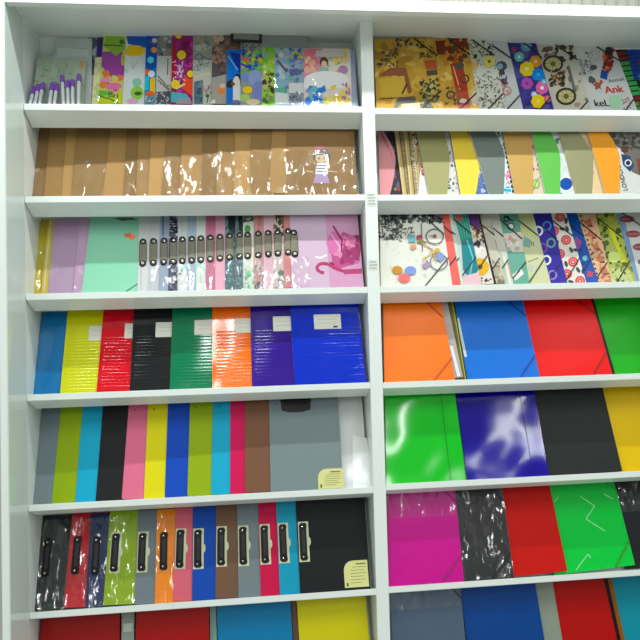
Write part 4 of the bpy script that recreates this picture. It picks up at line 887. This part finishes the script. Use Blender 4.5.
L1(.0275, (170.7, 172.2), 31.5, (160, 50, 120), f, 'magenta flower clipboard with yellow centres')
def f(it):
    it.poly([(193, 33), (213, 33), (213, 60), (193, 60)], (150, 160, 150)); it.scatter(10, (195, 35, 210, 50), [(176, 170, 120), (190, 196, 186), (120, 130, 124)], 1.6, 4, 134); it.ring(199, 57, 4, .9, (70, 80, 90), ry=2.6); it.line([(202, 57), (213, 60)], .9, (70, 80, 90)); it.scribble(12, (195, 62, 210, 72), [(120, 170, 180), (90, 110, 120)], 1, 3, .8, 135); it.line([(194, 78), (211, 73)], 1.8, (240, 210, 180)); it.poly([(194, 82), (203, 80), (203, 104), (194, 104)], (90, 120, 140)); it.scatter(10, (195, 82, 203, 103), [(60, 84, 100), (120, 150, 160)], 1, 2.6, 136); it.scatter(8, (203, 84, 211, 94), [(200, 150, 150), (150, 120, 120)], .8, 2, 137); it.disc(207.5, 96, 2, (80, 100, 96)); it.line([(208, 98), (207, 103)], 1, (80, 90, 90))
L1(.0238, (192.6, 193.4), 32, (202, 206, 196), f, 'pale sketch clipboard between the magenta and the brown one')
def f(it):
    it.scatter(50, (212, 32, 228, 78), [(90, 66, 60), (130, 96, 84), (70, 54, 50), (180, 140, 120)], 1.4, 4, 138); it.flower(218, 36.5, 6.5, (206, 180, 156), (190, 160, 140), 5); it.poly([(212, 66), (219, 64), (220, 80), (212, 80)], (84, 80, 86)); it.poly([(212, 78), (227, 74), (226, 104), (212, 104)], (176, 172, 164)); it.disc(221.5, 90, 3.4, (240, 140, 70), ry=4.6); it.disc(222.5, 86, 2.6, (230, 210, 190)); it.disc(213.5, 101.5, 2, (236, 240, 236))
L1(.0200, (211.6, 212.2), 31.5, (120, 96, 84), f, 'brown starfish clipboard left of the blue one')
def f(it):
    it.poly([(227, 50), (244, 50), (244, 104), (227, 104)], (30, 120, 220)); it.poly([(230, 52), (240, 54), (244, 76), (238, 72)], (30, 60, 170)); it.line([(228, 56), (238, 70)], 1, (150, 210, 250)); it.poly([(226, 82), (233, 79), (236, 84), (231, 88), (226, 87)], (44, 44, 60)); it.disc(237.5, 83, 5.2, (40, 44, 52), ry=9.4); it.disc(236.4, 84, 3.8, (226, 226, 222), ry=8); it.poly([(233, 86), (241, 86), (241, 102), (233, 102)], (226, 230, 228)); it.disc(233, 84, 2, (130, 80, 70)); it.disc(236, 101.5, 4, (150, 110, 130), ry=1.6)
L1(.0165, (226.3, 226.3), 50, (110, 120, 124), f, 'blue clipboard with a small black and white bird')
def bigclip(it, root):
    a = it.P(230.5, 42.5); b = it.P(262, 33.5); mb = MB(); m = mat((44, 44, 46), 'plastic'); mb.box((a[0], -.006, a[1]), (b[0], -.001, b[1]), m); c = part(mb, 'clip', root, 'dark wide metal clip', bevel=.001)
    mb = MB(); mb.box((a[0]+.010, -.0072, a[1]+.008), (b[0]-.010, -.006, b[1]-.004), mat((150, 150, 140), 'metal')); part(mb, 'lever', c)
def f(it):
    it.scribble(10, (240, 44, 262, 50), [(60, 60, 60), (90, 90, 90)], 1, 3, .9, 139); it.scatter(34, (241, 50, 262, 72), [(246, 206, 40), (90, 190, 70), (60, 110, 200), (240, 130, 60), (130, 206, 90), (40, 80, 180)], 1.8, 4, 140); it.line([(241, 64), (250, 68)], 2.4, (50, 90, 190)); it.disc(255, 78, 7, (150, 166, 216), ry=8); it.disc(258, 92, 6, (130, 140, 200), ry=11); it.disc(245, 78, 3.6, (120, 150, 220), ry=4); it.disc(247.5, 90, 5, (248, 206, 60), ry=3.6); it.disc(245, 98, 5, (170, 206, 120), ry=4.4); it.disc(253, 102, 7, (226, 206, 170), ry=3)
L1(.0128, (240.5, 240.8), 33, (150, 156, 156), f, 'colourful clipboard with a big dark clip on its top', ps=[bigclip], h=.25)
def f(it): it.scatter(22, (262, 48, 276, 104), [(150, 206, 60), (120, 190, 60), (176, 216, 90), (226, 226, 180)], 2, 5, 141); it.scatter(12, (263, 74, 274, 92), [(110, 70, 50), (70, 60, 50), (206, 180, 150)], 1.2, 3, 142); it.disc(266, 55, 3, (150, 180, 200)); it.scatter(8, (263, 94, 274, 103), [(130, 150, 90), (80, 110, 70)], 1.2, 3, 143)
L1(.0100, (261.8, 262.2), 48.5, (160, 206, 96), f, 'lime green cartoon clipboard')
def f(it): it.scatter(24, (275, 48, 289, 92), [(110, 170, 206), (190, 206, 220), (80, 130, 170), (150, 200, 180)], 1.6, 4.4, 144); it.line([(277, 60), (287, 72)], 2.4, (100, 76, 90)); it.disc(281, 55, 3, (226, 216, 206)); it.poly([(275, 92), (289, 94), (289, 104), (275, 104)], (232, 236, 238)); it.disc(281, 90, 5, (110, 190, 160), ry=2.6)
L1(.0075, (274.6, 274.8), 48.5, (150, 190, 214), f, 'pale blue cartoon clipboard with a white foot')
def f(it): it.scatter(20, (289, 48, 305, 62), [(240, 206, 60), (90, 150, 210), (110, 190, 90), (60, 90, 170)], 1.4, 3.4, 145); it.scatter(16, (289, 62, 304, 82), [(110, 130, 190), (70, 84, 140), (160, 180, 206), (120, 180, 170)], 1.6, 4, 146); it.disc(296, 72, 6, (90, 100, 160), ry=3.6); it.poly([(288, 83), (304, 83), (304, 93), (288, 93)], (226, 230, 232)); it.scribble(36, (289, 93, 303, 103), [(110, 114, 120), (150, 156, 160), (80, 84, 90)], .8, 2.6, .8, 147)
L1(.0050, (288.7, 288.8), 48.5, (170, 180, 206), f, 'blue grey cartoon clipboard with scribbles at its foot')
def f(it):
    it.poly([(304, 49), (322, 49), (322, 62), (304, 76)], (236, 130, 140)); it.scatter(16, (305, 56, 330, 78), [(246, 190, 160), (220, 160, 190), (170, 206, 160), (246, 220, 190)], 2, 5, 148); it.scatter(10, (334, 52, 350, 76), [(150, 206, 110), (240, 180, 90), (216, 130, 170), (246, 220, 130)], 2, 4.6, 149)
    it.disc(324, 62, 4.4, (90, 66, 70), ry=5); it.disc(324, 64, 2.8, (240, 206, 180), ry=3.4); it.disc(324, 71, 5, (150, 200, 190), ry=4); it.disc(344, 58, 4, (240, 206, 110), ry=5.4); it.disc(344, 60, 2.4, (244, 210, 186), ry=3); it.disc(343, 70, 5, (190, 140, 190), ry=4.6)
    it.disc(327, 80, 23, (250, 250, 250), ry=9); it.poly([(304, 80), (350, 78), (350, 88), (304, 88)], (246, 248, 250))
    it.scatter(12, (305, 88, 324, 103), [(60, 130, 220), (90, 160, 236), (150, 190, 240), (110, 200, 220)], 2.4, 5.4, 150); it.scatter(12, (322, 86, 350, 103), [(246, 214, 90), (240, 226, 130), (200, 206, 110), (226, 190, 120)], 2.4, 6, 151); it.scatter(5, (342, 84, 350, 98), [(190, 130, 180)], 1.6, 3, 152)
def softclip(it, root):
    mb = MB(); a = it.P(316, 57); b = it.P(343, 51.5); mb.box((a[0], -.004, a[1]), (b[0], -.001, b[1]), mat((214, 206, 206), 'plastic')); part(mb, 'clip', root, 'pale translucent clip', bevel=.001)
L1(.0025, (304.2, 303.6), 48.5, (236, 226, 220), f, 'pastel picture clipboard fully visible in clear film near the divider', right=(351.6, 350.4), ps=[softclip, sleeve(.001, .16, amp=.0006, seed=77)])
it = Item(B, .010, left=(349, 348), right=(358.5, 354.5), both=True, top=55, th=.010); it.body((176, 196, 206), 'print'); it.poly([(352, 58), (356, 58), (356, 84), (353, 84)], (60, 120, 176)); it.poly([(352, 86), (358, 86), (358, 98), (353, 98)], (76, 90, 104)); it.finish('stationery_pack', 'narrow blue and grey pack between the pastel clipboard and the divider', 'pack')
